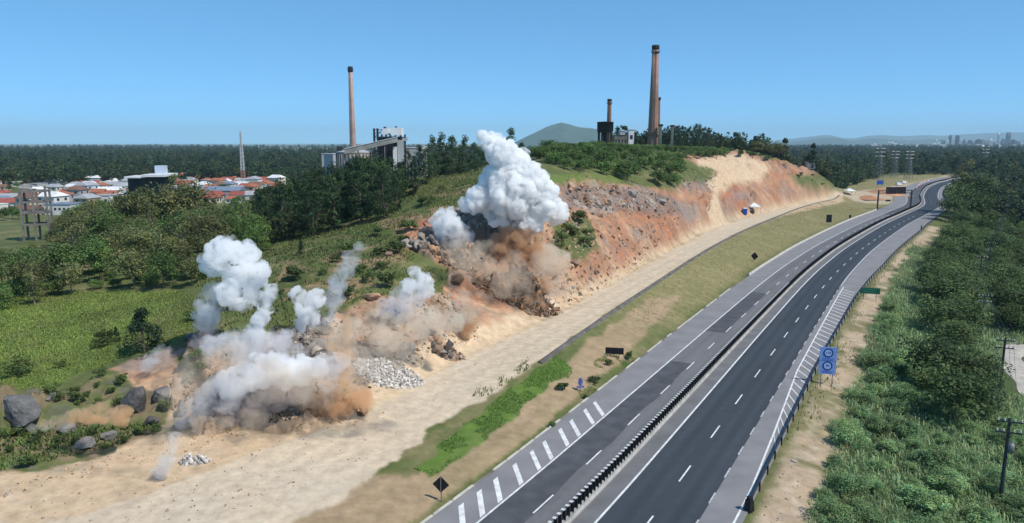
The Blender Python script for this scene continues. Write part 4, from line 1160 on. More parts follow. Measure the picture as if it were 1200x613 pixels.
def poly_points(poly, n, seed, y0=50, y1=430):
    """random ground points seen inside an outline"""
    rng = np.random.default_rng(seed); poly = np.array(poly, float); out = []
    lo, hi = poly.min(0), poly.max(0); tries = 0
    px = rng.uniform(lo[0], hi[0], n * 6); py = rng.uniform(lo[1], hi[1], n * 6); k = inpoly(px, py, [tuple(p) for p in poly]); px, py = px[k][:n], py[k][:n]
    for a, b in zip(px, py):
        g = ground_px(a, b); out.append((g.x, g.y, g.z))
    return np.array(out)
def palette(rng, n, cols, jitter=.2):
    c = np.asarray(cols)[rng.integers(0, len(cols), n)]; return np.clip(c * (1 + jitter * rng.normal(size=n))[:, None], .01, .75)
GREYR = [(.20, .172, .15), (.29, .25, .215), (.13, .112, .098), (.34, .285, .235)]
PALER = [(.52, .48, .44), (.60, .56, .52), (.42, .38, .34), (.36, .31, .27)]
EARTHR = [(.40, .24, .14), (.34, .18, .095), (.46, .33, .22), (.26, .17, .11)]
BROWNR = [(.10, .065, .042), (.155, .092, .055), (.07, .05, .037), (.25, .145, .08), (.20, .15, .11)]
def scatter_rubble(name, poly, n, s0, s1, cols, label, seed, power=3.2, lift=.0):
    rng = np.random.default_rng(seed); p = poly_points(poly, n, seed); m = len(p); s = s0 + (s1 - s0) * rng.random(m) ** power
    p[:, 2] += s * np.where(s > .3, -.12, .15) + lift * rng.random(m)
    return rocks_joined(name, p, s, palette(rng, m, cols), label, 'rubble', seed)
scatter_rubble('cut_rubble', [(650,225),(700,216),(790,232),(802,252),(760,300),(690,350),(640,372),(600,360),(640,310),(640,250)], 1700, .08, 1.0, EARTHR + EARTHR + GREYR[:3], 'loose orange and grey rubble strewn over the rock cut', 1)
scatter_rubble('far_cut_rubble', [(800,215),(840,200),(900,190),(950,198),(980,225),(880,250),(840,258),(790,290),(770,270)], 350, .1, .5, EARTHR, 'small orange rubble on the far end of the cut', 2)
scatter_rubble('grey_rubble', [(660,222),(700,217),(745,221),(795,234),(798,248),(750,250),(700,246),(664,238)], 520, .15, 1.2, GREYR + EARTHR[:2], 'band of grey broken rock along the top of the cut', 3)
scatter_rubble('shoulder_rubble', [(793,198),(830,196),(838,222),(800,224)], 160, .2, .9, GREYR, 'grey rock outcrop rubble beside the pale ramp', 4)
scatter_rubble('blast_rubble', [(240,400),(330,382),(420,355),(520,345),(560,360),(560,400),(500,420),(430,460),(340,500),(240,500),(200,480)], 3800, .05, .6, EARTHR + PALER[2:] + GREYR + BROWNR, 'scattered tan and brown rubble across the blasted bench', 5)
scatter_rubble('upper_blast_rubble', [(475,270),(530,250),(600,230),(650,300),(640,350),(560,330),(520,310)], 1300, .08, .65, EARTHR + GREYR + BROWNR[3:], 'tumbled rock between the upper white puff and the brown debris', 6)
scatter_rubble('lower_bank_rubble', [(0,575),(60,555),(180,520),(300,480),(420,478),(420,500),(300,510),(180,540),(60,570),(0,585)], 700, .04, .26, EARTHR + PALER[2:], 'small orange stones along the edge of the dirt bank', 7)
scatter_rubble('floor_stones', [(0,600),(200,545),(430,490),(560,420),(640,385),(560,440),(430,540),(250,613),(0,613)], 420, .05, .22, EARTHR + PALER, 'sparse pebbles and clods on the pale dirt floor', 8)
scatter_rubble('verge_stones', [(875,613),(900,560),(935,500),(965,450),(985,420),(1010,380),(1025,345),(1035,350),(1000,420),(975,470),(950,540),(925,613)], 260, .04, .2, [(.42, .33, .25), (.5, .42, .34), (.3, .23, .17)], 'small stones on the sandy verge right of the guardrail', 9)
# heaps: pale stone pile, grey jagged mass, dark brown debris
def heap(name, px, py, rx_px, ry_px, hgt, n, s0, s1, cols, label, seed, power=3.0):
    rng = np.random.default_rng(seed); g = ground_px(px, py); k = g.y / F; rx = rx_px * k; ry = ry_px * k * 1.6
    def hz_(x, y):
        dx, dy = (x - g.x) / rx, (y - g.y) / ry; r = np.hypot(dx, dy) * (1 + .45 * fbm(x / (rx * .5) + seed, y / (rx * .5), oct=3, seed=seed))
        crag = 1 - 2 * np.abs(fbm(x / 1.8, y / 1.8, oct=3, seed=seed + 2)); cell = _hash(np.floor((x + .4 * y) / .9), np.floor((y - .4 * x) / 1.1), np.zeros_like(x), seed) - .5
        body = np.clip(1 - r ** 1.5, 0, 1); return hgt * body * (.62 + .3 * crag + .38 * cell) - .25 * (body <= 0)
    m = 70; t = np.linspace(-1.25, 1.25, m); X_, Y_ = np.meshgrid(g.x + t * rx, g.y + t * ry); Z_ = gh(X_, Y_) + hz_(X_, Y_)
    v = np.stack([X_, Y_, Z_], -1).reshape(-1, 3); i_ = np.arange(m * m).reshape(m, m); q = np.stack([i_[:-1, :-1], i_[:-1, 1:], i_[1:, 1:], i_[1:, :-1]], -1).reshape(-1, 4)
    q = q[(hz_(X_, Y_).ravel()[q] > 0).any(1)]; u_, inv = np.unique(q, return_inverse=True)
    w_ = fbm(v[:, 0] / 1.6, v[:, 1] / 1.6, v[:, 2] / 1.2, oct=4, seed=seed + 4); cl = np.asarray(cols); cc = cl[np.clip(((w_ * 1.3 + .5) * len(cl)).astype(int), 0, len(cl) - 1)] * (1 + .3 * w_)[:, None]
    body = tag(obj(name, fast_mesh(name, v[u_], inv.reshape(q.shape), M_ROCK, False, cc[u_])), label, 'rock pile')
    a = rng.random(n) * 6.283; r = rng.random(n) ** .5 * 1.2; x = g.x + r * np.cos(a) * rx; y = g.y + r * np.sin(a) * ry
    s = np.clip(s0 * (1 - rng.random(n)) ** (-1 / 1.5), s0, s1 * 2.0)
    z = gh(x, y) + np.maximum(hz_(x, y), 0) + s * .12
    fr_ = rocks_joined('fragments', np.stack([x, y, z], 1), s, palette(rng, n, cols), None, None, seed, body)
    return body
heap('stone_pile', 455, 441, 36, 13, 1.3, 1500, .09, .22, PALER, 'heap of pale broken stones at the edge of the haul road', 21)
heap('stone_pile', 228, 541, 16, 6, .6, 130, .12, .34, PALER, 'small patch of pale stones by the thin grey smoke wisp', 22)
heap('rock_mass', 575, 262, 42, 18, 5.0, 1100, .12, .6, GREYR + [(.24, .20, .17)], 'jagged heap of dark grey rock at the foot of the tall white plume', 23)
heap('debris_heap', 606, 345, 46, 15, 5.5, 1900, .09, .45, BROWNR + EARTHR[1:2], 'dark brown mass of shattered earth and rock beside the haul road', 24)
heap('debris_heap', 545, 308, 34, 12, 3.2, 1100, .09, .42, EARTHR + BROWNR, 'brown and orange broken rock left of the dark debris heap', 25)
heap('rock_mass', 358, 410, 22, 12, 2.6, 700, .08, .8, GREYR, 'grey cracked rock mass between the white puffs on the bench', 26)
heap('debris_heap', 385, 478, 40, 9, 2.4, 900, .07, .35, EARTHR + BROWNR[1:4], 'orange-brown debris heap lying at the edge of the dirt floor', 27)
heap('debris_heap', 300, 470, 50, 14, 2.2, 800, .08, .4, BROWNR + GREYR[:1], 'dark brown debris heap half covered by the low white smoke', 28)
heap('rock_mass', 525, 415, 18, 7, 1.6, 160, .15, .8, GREYR + EARTHR, 'little grey rock heap right of the pale stone pile', 29)
heap('rock_mass', 505, 290, 26, 10, 2.0, 700, .1, .8, GREYR + EARTHR[:1], 'grey and orange rocks below the small white puff', 30)
# boulders: single rocks big enough to point at
def boulder(px, py, w_px, h_px, seed, base, label, depth=.8):
    g = ground_px(px, py); k = g.y / F; rng = np.random.default_rng(seed)
    bm = bmesh.new(); bmesh.ops.create_icosphere(bm, subdivisions=4, radius=1.0)
    v = np.array([x.co[:] for x in bm.verts])
    for _ in range(22):                                   # cleave flat faces
        d = rng.normal(size=3); d /= np.linalg.norm(d); c = rng.uniform(.42, .8); t = v @ d; m = t > c; v[m] -= np.outer((t[m] - c) * .92, d)
    v *= 1 + (.12 * fbm(v[:, 0] * 2 + seed, v[:, 1] * 2, v[:, 2] * 2, oct=4) + .06 * (1 - 2 * np.abs(fbm(v[:, 0] * 5 + seed, v[:, 1] * 5, v[:, 2] * 5, oct=3))))[:, None]
    v *= np.array([w_px * k / 2, w_px * k / 2 * depth, h_px * k * .62])
    for x, c in zip(bm.verts, v): x.co = c
    me = bpy.data.meshes.new('boulder'); bm.to_mesh(me); bm.free()
    n_ = fbm(v[:, 0] * .5 + seed, v[:, 1] * .5, v[:, 2] * .5, oct=4)
    col = np.asarray(base)[None] * (1 + .7 * n_)[:, None]; a = me.color_attributes.new('col', 'FLOAT_COLOR', 'POINT'); c4 = np.ones((len(v), 4), np.float32); c4[:, :3] = np.clip(col, .02, .7); a.data.foreach_set('color', c4.ravel())
    me.materials.append(M_ROCK)
    o = obj('boulder', me, None, (g.x, g.y, g.z + h_px * k * .26), (0, 0, rng.uniform(-.4, .4)))
    return tag(o, label, 'boulder')
boulder(28, 497, 64, 50, 1, (.15, .145, .14), 'big grey boulder with a flat face beside the bright meadow')
boulder(160, 483, 46, 40, 2, (.13, .12, .12), 'dark rounded boulder at the end of the brown dust streak')
boulder(100, 522, 42, 14, 3, (.26, .24, .22), 'flat grey slab lying in the dark grass of the bank')
boulder(188, 470, 30, 26, 4, (.16, .15, .145), 'smaller dark boulder beside the orange earth patch')
boulder(213, 488, 18, 26, 5, (.22, .21, .2), 'upright grey rock at the left end of the low white smoke')
boulder(350, 405, 26, 22, 6, (.30, .28, .27), 'pale cracked rock poking out between the bench smoke puffs')
boulder(528, 286, 24, 18, 7, (.10, .09, .085), 'nearly black rock below the small white puff')
boulder(545, 262, 20, 12, 8, (.19, .175, .165), 'grey rock slab left of the tall white plume')
boulder(585, 262, 34, 20, 9, (.17, .155, .145), 'broad grey slab under the tall white plume')
boulder(436, 352, 26, 9, 10, (.40, .25, .155), 'long tan rock tilted on the slope above the bench')
boulder(225, 400, 24, 12, 11, (.11, .10, .10), 'dark rock at the foot of the grey smoke trunk')
boulder(742, 232, 14, 9, 12, (.33, .30, .27), 'pale grey block on the crest of the rock cut')
boulder(700, 242, 12, 8, 13, (.30, .22, .17), 'brownish block on the crest of the rock cut')
boulder(775, 240, 14, 8, 14, (.24, .22, .21), 'dark grey block at the end of the grey rock band')
boulder(548, 386, 18, 16, 15, (.16, .10, .06), 'brown clod of earth under the small brown dust puff')
boulder(930, 541, 10, 4, 16, (.62, .58, .52), 'white flat stone lying on the sandy verge')

for i_, (px, py, w_, h_, c_, lab) in enumerate(((78,508,34,16,(.14,.13,.12),'dark low rock under the blown brown dust streak'),(130,515,26,13,(.20,.185,.17),'grey rock at the bottom of the shrubby bank'),(178,498,24,17,(.11,.10,.095),'blackish rock between the two dark boulders'),(62,470,20,11,(.24,.22,.20),'pale grey rock top beside the bright meadow'),
  (300,392,20,11,(.30,.24,.20),'tan-grey rock below the narrow white wisp'),(380,392,22,14,(.19,.16,.14),'brown-grey block left of the orange dust jet'),(440,418,18,11,(.26,.20,.155),'tan block above the pale stone heap'),(505,392,20,12,(.17,.14,.12),'dark block in the tan dust veil'),(325,470,18,11,(.14,.11,.09),'dark brown block inside the smoke bank dust'),(465,388,16,9,(.33,.25,.19),'small pale tan block in the tan dust veil'),(500,278,28,17,(.20,.165,.14),'brown-grey ledge block at the left end of the upper blast'),(522,304,24,15,(.24,.17,.12),'tan cleaved block below the nearly black rock'),(560,252,22,15,(.15,.14,.135),'dark grey block beside the tall white plume foot'),(345,428,20,13,(.22,.19,.17),'grey-brown block under the bench smoke'),
  (482,412,18,12,(.20,.18,.165),'grey block right of the pale stone heap'),(538,332,24,15,(.28,.175,.11),'orange-brown block left of the dark debris heap'),(570,300,26,15,(.13,.09,.065),'dark brown slab above the debris heap'),(640,330,22,13,(.20,.12,.075),'brown block at the right end of the debris heap'),(410,405,20,11,(.33,.23,.16),'tan block beside the orange dust jet'),(675,312,16,9,(.36,.24,.16),'pale orange block below the green patch of the cut'),
  (455,300,16,8,(.30,.20,.14),'small tan outcrop on the green slope'),(262,470,22,14,(.12,.105,.10),'dark block at the edge of the smoke bank dust'))):
    boulder(px, py, w_, h_, 40 + i_, c_, lab, .9)
# ------------------------------------------------------------------ smoke and dust: cauliflower bodies filled with volume
def vol_mat(name, col, dens, scale=.45, lo=.40, hi=.60, floor=.04, aniso=0.0):
    """scattering volume torn into wisps by noise"""
    m = bpy.data.materials.new(name); m.use_nodes = True; nt = m.node_tree; nt.nodes.clear()
    out = nt.nodes.new('ShaderNodeOutputMaterial'); v = nt.nodes.new('ShaderNodeVolumePrincipled')
    v.inputs['Color'].default_value = (*col, 1); v.inputs['Density'].default_value = dens; v.inputs['Anisotropy'].default_value = aniso
    tc = nt.nodes.new('ShaderNodeTexCoord'); n1 = nt.nodes.new('ShaderNodeTexNoise'); n1.inputs['Scale'].default_value = scale; n1.inputs['Detail'].default_value = 4; n1.inputs['Roughness'].default_value = .62; n1.inputs['Distortion'].default_value = .5
    mr = nt.nodes.new('ShaderNodeMapRange'); mr.interpolation_type = 'SMOOTHSTEP'; mr.inputs['From Min'].default_value = lo; mr.inputs['From Max'].default_value = hi; mr.inputs['To Min'].default_value = dens * floor; mr.inputs['To Max'].default_value = dens
    nt.links.new(tc.outputs['Object'], n1.inputs['Vector']); nt.links.new(n1.outputs['Fac'], mr.inputs['Value']); nt.links.new(mr.outputs[0], v.inputs['Density'])
    nt.links.new(v.outputs[0], out.inputs['Volume'])
    return m
ICO = {}
def ico(sub):
    if sub not in ICO:
        bm = bmesh.new(); bmesh.ops.create_icosphere(bm, subdivisions=sub, radius=1); bm.verts.index_update()
        ICO[sub] = (np.array([v.co[:] for v in bm.verts]), np.array([[v.index for v in f.verts] for f in bm.faces])); bm.free()
    return ICO[sub]
def cloud_body(name, mat, parent, blobs, Y, seed, nsub=14, sub_r=(.25, .5), amp=.34, wl=.5, depth=1.0, vox=None):
    """union of spheres (photo px, px radius) at distance Y, knobbly like cauliflower, as one closed skin"""
    rng = np.random.default_rng(seed); k = Y / F; cs = []; rs = []
    for b in blobs:
        dy = b[3] if len(b) > 3 else rng.uniform(-.5, .5) * b[2] * k * depth
        c = np.array(at_y(b[0], b[1], Y + dy)); r = b[2] * k; cs.append(c); rs.append(r)
        d = rng.normal(size=(nsub, 3)); d /= np.linalg.norm(d, axis=1)[:, None]
        for q in d:
            s = r * rng.uniform(*sub_r); cs.append(c + q * r * rng.uniform(.75, 1.0)); rs.append(s)
    V, Fc = ico(2); cs = np.array(cs); rs = np.array(rs)
    v = (V[None] * rs[:, None, None] + cs[:, None, :]).reshape(-1, 3); f = (Fc[None] + (np.arange(len(cs)) * len(V))[:, None, None]).reshape(-1, 3)
    org = cs.mean(0); v = v - org
    me = fast_mesh(name + '_raw', v, f); t = bpy.data.objects.new('tmp', me); COL.objects.link(t)
    md = t.modifiers.new('r', 'REMESH'); md.mode = 'VOXEL'; md.voxel_size = vox or max(.12, min(rs) * .35)
    dg = bpy.context.evaluated_depsgraph_get(); out = bpy.data.meshes.new_from_object(t.evaluated_get(dg)); bpy.data.objects.remove(t)
    n = len(out.vertices); co = np.empty(n * 3, np.float32); out.vertices.foreach_get('co', co); co = co.reshape(-1, 3).astype(float)
    nr_ = np.empty(n * 3, np.float32); out.vertices.foreach_get('normal', nr_); nr_ = nr_.reshape(-1, 3)
    L_ = np.quantile(rs, .8) * 2 * wl + .2
    bil = 1 - 2 * np.abs(fbm(co[:, 0] / L_ + seed, co[:, 1] / L_, co[:, 2] / L_, oct=4, seed=seed))
    co += nr_ * (bil * amp * L_)[:, None]
    out.vertices.foreach_set('co', co.astype(np.float32).ravel()); out.update(); out.materials.clear(); out.materials.append(mat); out.name = name
    o = obj(name, out, parent); o.location = org - (np.array(parent.location) if parent else 0)
    return o
V_WHITE = vol_mat('dense_white_smoke', (.998, .997, .995), 2.8, .42, .39, .56, .01)
V_WHITE2 = vol_mat('white_smoke', (.996, .995, .994), 2.0, .55, .40, .60, .015)
V_BLUE = vol_mat('thin_blue_smoke', (.93, .955, .985), .5, .5)
V_GREY = vol_mat('grey_smoke', (.955, .945, .95), .7, .5)
V_MAUVE = vol_mat('dark_mauve_smoke', (.74, .66, .63), .9, .5)
V_TAN = vol_mat('tan_dust', (.95, .84, .70), .55, .4)
V_BROWN = vol_mat('brown_dust', (.80, .58, .38), 1.1, .45)
V_DUSTHAZE = vol_mat('thin_tan_dust', (.95, .82, .67), .20, .3, .38, .66)
V_ORANGE = vol_mat('orange_dust', (.91, .67, .43), 1.2, .5)
def cloud(name, base_px, label, cat, parts, seed, group=None):
    """parts: (part name, material, blobs, kwargs)"""
    g = ground_px(*base_px); e = empty(name, (g.x, g.y, g.z), label, cat, group)
    for i, (pn, mat, bl, kw) in enumerate(parts): cloud_body(pn, mat, e, bl, g.y - kw.pop('toward', 1.5), seed + i, **kw)
    return e
cloud('smoke_plume', (600, 300), 'tall billowing white smoke plume rising from the brown debris', 'smoke', [
  ('billow', V_WHITE, [(572,166,9),(566,160,6),(580,172,13),(590,182,16),(603,194,19),(597,206,21),(620,203,14),(628,214,15),(600,224,25),(577,214,15),(562,234,14),(585,242,20),(614,240,22),(634,240,17),(651,248,12),(640,226,12),(622,260,14),(604,262,15),(548,240,8)], dict(nsub=64, sub_r=(.13, .40), vox=.2)),
  ('dust_column', V_BROWN, [(600,285,20),(614,278,17),(588,292,15),(622,296,16),(602,308,21),(580,312,14),(625,318,14)], dict(toward=3.0)),
  ('dust_spill', V_BROWN, [(588,326,13),(572,322,12),(618,330,13),(600,338,10),(640,334,9)], dict(toward=8.0)),
  ('dust_skirt', V_TAN, [(655,305,13),(640,300,14),(648,320,12)], dict(toward=3.0))], 50)
cloud('smoke_puff', (525, 285), 'small round white smoke puff left of the tall plume', 'smoke', [
  ('billow', V_WHITE2, [(522,258,13),(530,267,12),(513,260,9),(520,270,10)], dict(nsub=46, sub_r=(.14, .42))), ('skirt', V_GREY, [(545,276,10),(535,284,10),(520,284,9)], {})], 60)
cloud('smoke_column', (240, 412), 'white smoke column with a grey-mauve trunk leaning over the meadow', 'smoke', [
  ('billow', V_WHITE2, [(262,298,20),(280,305,22),(250,308,13),(303,316,11),(288,325,20),(272,342,16),(294,348,11),(282,355,10)], dict(nsub=46, sub_r=(.14, .42))),
  ('trunk', V_GREY, [(250,345,14),(245,358,14),(243,372,13)], {}), ('root', V_MAUVE, [(240,386,12),(238,400,12),(236,412,10)], {})], 70)
cloud('smoke_wisp', (298, 405), 'narrow curling white smoke wisp beside the leaning column', 'smoke', [
  ('billow', V_WHITE2, [(317,341,8),(314,350,8),(311,362,8),(305,375,10),(298,388,11)], dict(nsub=30, sub_r=(.16, .45))), ('skirt', V_GREY, [(288,398,13),(305,402,13)], {})], 80)
cloud('smoke_puff', (362, 395), 'heart-shaped white smoke puff standing over the cracked grey rocks', 'smoke', [
  ('billow', V_WHITE2, [(351,348,10),(371,349,10),(360,360,13),(364,372,11),(355,380,9)], dict(nsub=46, sub_r=(.14, .42)))], 90)
cloud('smoke_jet', (386, 380), 'thin blue-grey smoke jet slanting up in front of the slope', 'smoke', [
  ('haze_body', V_BLUE, [(422,291,7),(412,304,10),(404,318,11),(396,334,11),(390,350,11),(385,366,11)], dict(nsub=10))], 100)
cloud('smoke_puff', (475, 375), 'white and grey smoke puff in front of the green slope', 'smoke', [
  ('billow', V_WHITE2, [(486,320,7),(496,331,11),(480,334,9),(500,342,8)], dict(nsub=40, sub_r=(.15, .42))), ('skirt', V_GREY, [(470,350,15),(484,350,13),(455,362,12),(470,366,12)], {})], 110)
cloud('smoke_bank', (320, 490), 'low bank of white smoke rolling over dark brown dust', 'smoke', [
  ('billow', V_WHITE2, [(372,430,12),(355,434,15),(335,436,17),(312,436,18),(290,440,17),(302,424,10),(276,450,18),(262,446,10),(326,422,11)], dict(nsub=46, sub_r=(.14, .42))),
  ('tail', V_GREY, [(386,428,14),(398,424,11),(254,462,17),(236,472,14),(222,486,11),(214,496,8),(268,472,13),(385,445,11)], dict(nsub=24)),
  ('thin_veil', V_TAN, [(235,492,12),(215,480,10),(260,490,12)], dict(toward=3.0)),
  ('under_dust', V_MAUVE, [(300,470,18),(275,478,16),(325,466,17),(347,460,14),(255,488,11)], dict(toward=.5))], 120)
cloud('dust_veil', (300, 430), 'mauve-grey dust veil between the white smoke bank and the column', 'dust', [('veil', V_GREY, [(270,402,15),(300,404,18),(328,400,14),(250,406,12),(285,415,14),(315,418,12),(345,415,11)], dict(depth=.6, toward=3.0))], 130)
cloud('smoke_wisp', (188, 562), 'thin grey smoke wisp drifting over the pale dirt floor', 'smoke', [('haze_body', V_GREY, [(206,514,8),(201,526,8),(195,539,9),(188,552,9)], dict(nsub=10, toward=.5))], 140)
cloud('smoke_wisp', (182, 440), 'faint bluish smoke wisp over the orange earth patch', 'smoke', [('haze_body', V_BLUE, [(181,419,9),(191,413,8),(172,429,7)], dict(nsub=10, toward=.5))], 150)
cloud('dust_jet', (404, 470), 'upright orange dust jet beside the white smoke bank', 'dust', [('jet', V_ORANGE, [(407,374,6),(406,388,8),(405,403,9),(404,418,9),(404,433,10),(405,448,12),(391,404,9),(388,392,7)], dict(nsub=10, toward=5.0)),
  ('foot', V_ORANGE, [(418,466,13),(396,472,16),(372,476,16),(352,484,11),(430,472,10),(385,462,12)], dict(toward=3.0))], 160)
cloud('dust_streak', (100, 515), 'brown dust streak blown sideways past the grey boulders', 'dust', [('streak', V_ORANGE, [(140,487,12),(122,485,12),(104,486,11),(86,489,9)], dict(nsub=10, toward=4.0)), ('tail', V_TAN, [(68,494,8),(52,498,7),(38,502,5)], dict(nsub=10, toward=4.0))], 170)
cloud('dust_puff', (549, 395), 'small brown dust puff over the bare ground right of the bench', 'dust', [('puff', V_BROWN, [(549,368,9),(546,380,10),(553,376,8),(548,388,8)], dict(nsub=12))], 180)
cloud('dust_veil', (460, 410), 'wide pale tan dust veil hanging above the stone pile', 'dust', [('veil', V_TAN, [(418,392,17),(446,386,20),(482,380,18),(512,372,15),(532,378,11),(400,402,15),(435,405,14),(465,398,14)], dict(nsub=8, depth=.6, toward=3.0))], 190)

cloud('dust_veil', (330, 500), 'broad thin brown dust haze drifting over the whole blasted bench', 'dust', [('veil', V_DUSTHAZE, [(228,440,24),(268,425,24),(318,448,27),(368,452,26),(420,430,24),(462,408,22),(205,470,17),(300,490,16),(505,385,20),(540,365,16),(390,395,20)], dict(nsub=12, depth=.5, toward=4.0))], 210)
cloud('dust_veil', (560, 330), 'thin brown dust haze around the dark debris heap', 'dust', [('veil', V_DUSTHAZE, [(560,310,22),(600,325,24),(535,290,18),(640,310,18),(655,335,13)], dict(nsub=12, depth=.5, toward=7.0))], 220)

# ------------------------------------------------------------------ chimneys, water tower and old works on the hill
def brick_mat(name, a, b, band=1.6):
    m, nt, bs_ = mat_new(name); N = nt.nodes.new; L = nt.links.new; tc = N('ShaderNodeTexCoord')
    n1 = N('ShaderNodeTexNoise'); n1.inputs['Scale'].default_value = .35; n1.inputs['Detail'].default_value = 7; L(tc.outputs['Object'], n1.inputs['Vector'])
    mp = N('ShaderNodeMapping'); mp.inputs['Scale'].default_value = (1.2, 1.2, .05); L(tc.outputs['Object'], mp.inputs['Vector'])
    n2 = N('ShaderNodeTexNoise'); n2.inputs['Scale'].default_value = 1.0; n2.inputs['Detail'].default_value = 4; L(mp.outputs[0], n2.inputs['Vector'])
    ad = N('ShaderNodeMath'); ad.operation = 'ADD'; L(n1.outputs['Fac'], ad.inputs[0]); L(n2.outputs['Fac'], ad.inputs[1])
    mr = N('ShaderNodeMapRange'); mr.inputs['From Min'].default_value = .75; mr.inputs['From Max'].default_value = 1.25; L(ad.outputs[0], mr.inputs['Value'])
    mx = N('ShaderNodeMix'); mx.data_type = 'RGBA'; mx.inputs['A'].default_value = (*a, 1); mx.inputs['B'].default_value = (*b, 1); L(mr.outputs[0], mx.inputs['Factor']); L(mx.outputs['Result'], bs_.inputs['Base Color'])
    bs_.inputs['Roughness'].default_value = .9; return m
M_BRICK = brick_mat('chimney_brick', (.22, .12, .085), (.36, .21, .15))
M_BRICK_OLD = brick_mat('sooty_brick', (.10, .065, .055), (.26, .14, .10))
M_CHIM_CONC = brick_mat('chimney_concrete', (.31, .205, .175), (.45, .33, .285))
M_SOOT = simple('soot', (.03, .027, .025), .9, var=.3)
M_PLANT_CONC = simple('plant_concrete', (.30, .29, .27), .9, var=.3, scale=.15)
M_CORR = simple('white_corrugated_cladding', (.74, .74, .73), .6, var=.08, scale=.1)
M_GREYCLAD = simple('grey_cladding', (.42, .43, .44), .6, var=.1, scale=.1)
def chimney(px, Y, top_py, base_py, w_top, w_base, mat, label, rings, cap=M_SOOT, lip=True):
    b = at_y(px, base_py, Y); gz = ground(b.x, Y) if math.hypot(b.x, Y) < 890 else 0; z1 = at_y(px, top_py, Y).z; h = z1 - gz; k = Y / F
    e = empty('chimney', (b.x, Y, gz), label, 'chimney'); r0, r1 = w_base * k / 2, w_top * k / 2
    MB().lathe([(r0, -.5), (r0, 0), (r0 * .96, h * .1), ((r0 + r1) / 2, h * .5), (r1, h * .97)], 28).build('shaft', mat, e, True)
    if lip: MB().lathe([(r1 * 1.0, h * .955), (r1 * 1.18, h * .965), (r1 * 1.22, h * .985), (r1 * 1.1, h), (r1 * .75, h), (r1 * .75, h * .96)], 28).build('crown_band', cap, e, True)
    for t in rings:
        r = r0 + (r1 - r0) * t; p = MB().lathe([(r * 1.0, h * t), (r * 1.35, h * t), (r * 1.35, h * t + .25), (r * 1.0, h * t + .25)], 24).build('platform', M_DARK_STEEL, e)
        rail = MB()
        for i in range(12):
            a = i * math.pi / 6; a2 = a + math.pi / 6; q = lambda t_, zz: (r * 1.33 * math.cos(t_), r * 1.33 * math.sin(t_), h * t + zz)
            rail.bar(q(a, .2), q(a, 1.3), .05, 4); rail.bar(q(a, 1.3), q(a2, 1.3), .05, 4)
        rail.build('handrail', M_DARK_STEEL, p)
    lad = MB()
    for s_ in (-.25, .25): lad.bar((s_ * k * 1, -r0 * 1.01, 1), (s_, -r1 * 1.04, h * .95), .05, 4)
    lad.build('ladder', M_DARK_STEEL, e)
    return e
chimney(765, 400, 53, 164, 7.2, 12.5, M_BRICK, 'tall tapering brick chimney on the hill', [.12, .93])
chimney(770.3, 430, 114, 166, 4, 5.5, M_BRICK_OLD, 'short brick chimney close behind the tall brick chimney', [.95])
chimney(713.3, 420, 116, 166, 4.4, 6, M_BRICK_OLD, 'short sooty brick chimney behind the black water tank', [.9])
chimney(414.5, 420, 78, 195, 4.8, 9, M_CHIM_CONC, 'slim pale concrete chimney of the power station', [.29, .965])
# black water tank on legs
Y = 395; c = at_y(709, 163, Y); k = Y / F; gz = ground(c.x, Y); R_ = 9.4 * k; zt, zb = at_y(709, 143, Y).z - gz, at_y(709, 153.5, Y).z - gz
wt = empty('water_tank', (c.x, Y, gz), 'black round water tank on thick legs beside the sooty chimney', 'water tank')
MB().lathe([(R_ * .9, zb - .8), (R_, zb), (R_, zt - .2), (R_ * 1.04, zt - .2), (R_ * 1.04, zt), (R_ * .2, zt + .3)], 28).build('tank', M_BLACK, wt, True)
for i in range(8):
    a = i * math.pi / 4 + .2; MB().box(R_ * .82 * math.cos(a), R_ * .82 * math.sin(a), (zb - 1.5) / 2, .8, .8, zb + .5, a).build('leg', M_SOOT, wt)
MB().lathe([(R_ * .88, zb * .45), (R_ * .88, zb * .45 + .5), (R_ * .76, zb * .45 + .5), (R_ * .76, zb * .45)], 24).build('ring_beam', M_SOOT, wt)
MB().lathe([(.7, -.5), (.7, zb)], 12).build('standpipe', M_SOOT, wt)
def works_block(name, px0, px1, top, base, Y, dep, mat, label, roof=None, wins=0, cat='building'):
    a, b = at_y(px0, base, Y), at_y(px1, base, Y); gz = min(ground(a.x, Y), ground(b.x, Y)) - .3; w = b.x - a.x; h = at_y(px0, top, Y).z - gz
    e = empty(name, ((a.x + b.x) / 2, Y + dep / 2, gz), label, cat)
    MB().box(0, 0, h / 2, w, dep, h).build('wall', mat, e)
    MB().box(0, 0, h + .12, w + .5, dep + .5, .24).build('roof', roof or mat, e)
    for i in range(wins):
        MB().box(-w / 2 + w * (i + .5) / wins, -dep / 2 - .01, h * .6, w / wins * .5, .08, h * .22).build('window', M_SOOT, e)
    return e
works_block('works_building', 720, 735, 158.5, 166, 402, 10, M_CONC_OLD, 'low stained works building right of the black water tank', None, 4)
works_block('works_shed', 726.5, 732.5, 153.5, 160, 404, 6, M_GREYCLAD, 'small grey shed standing above the low works building', M_WHITE, 1)
works_block('works_tower', 736.5, 743, 152, 167, 403, 5, M_WHITE, 'little white block tower between water tank and tall chimney', M_WHITE, 1)
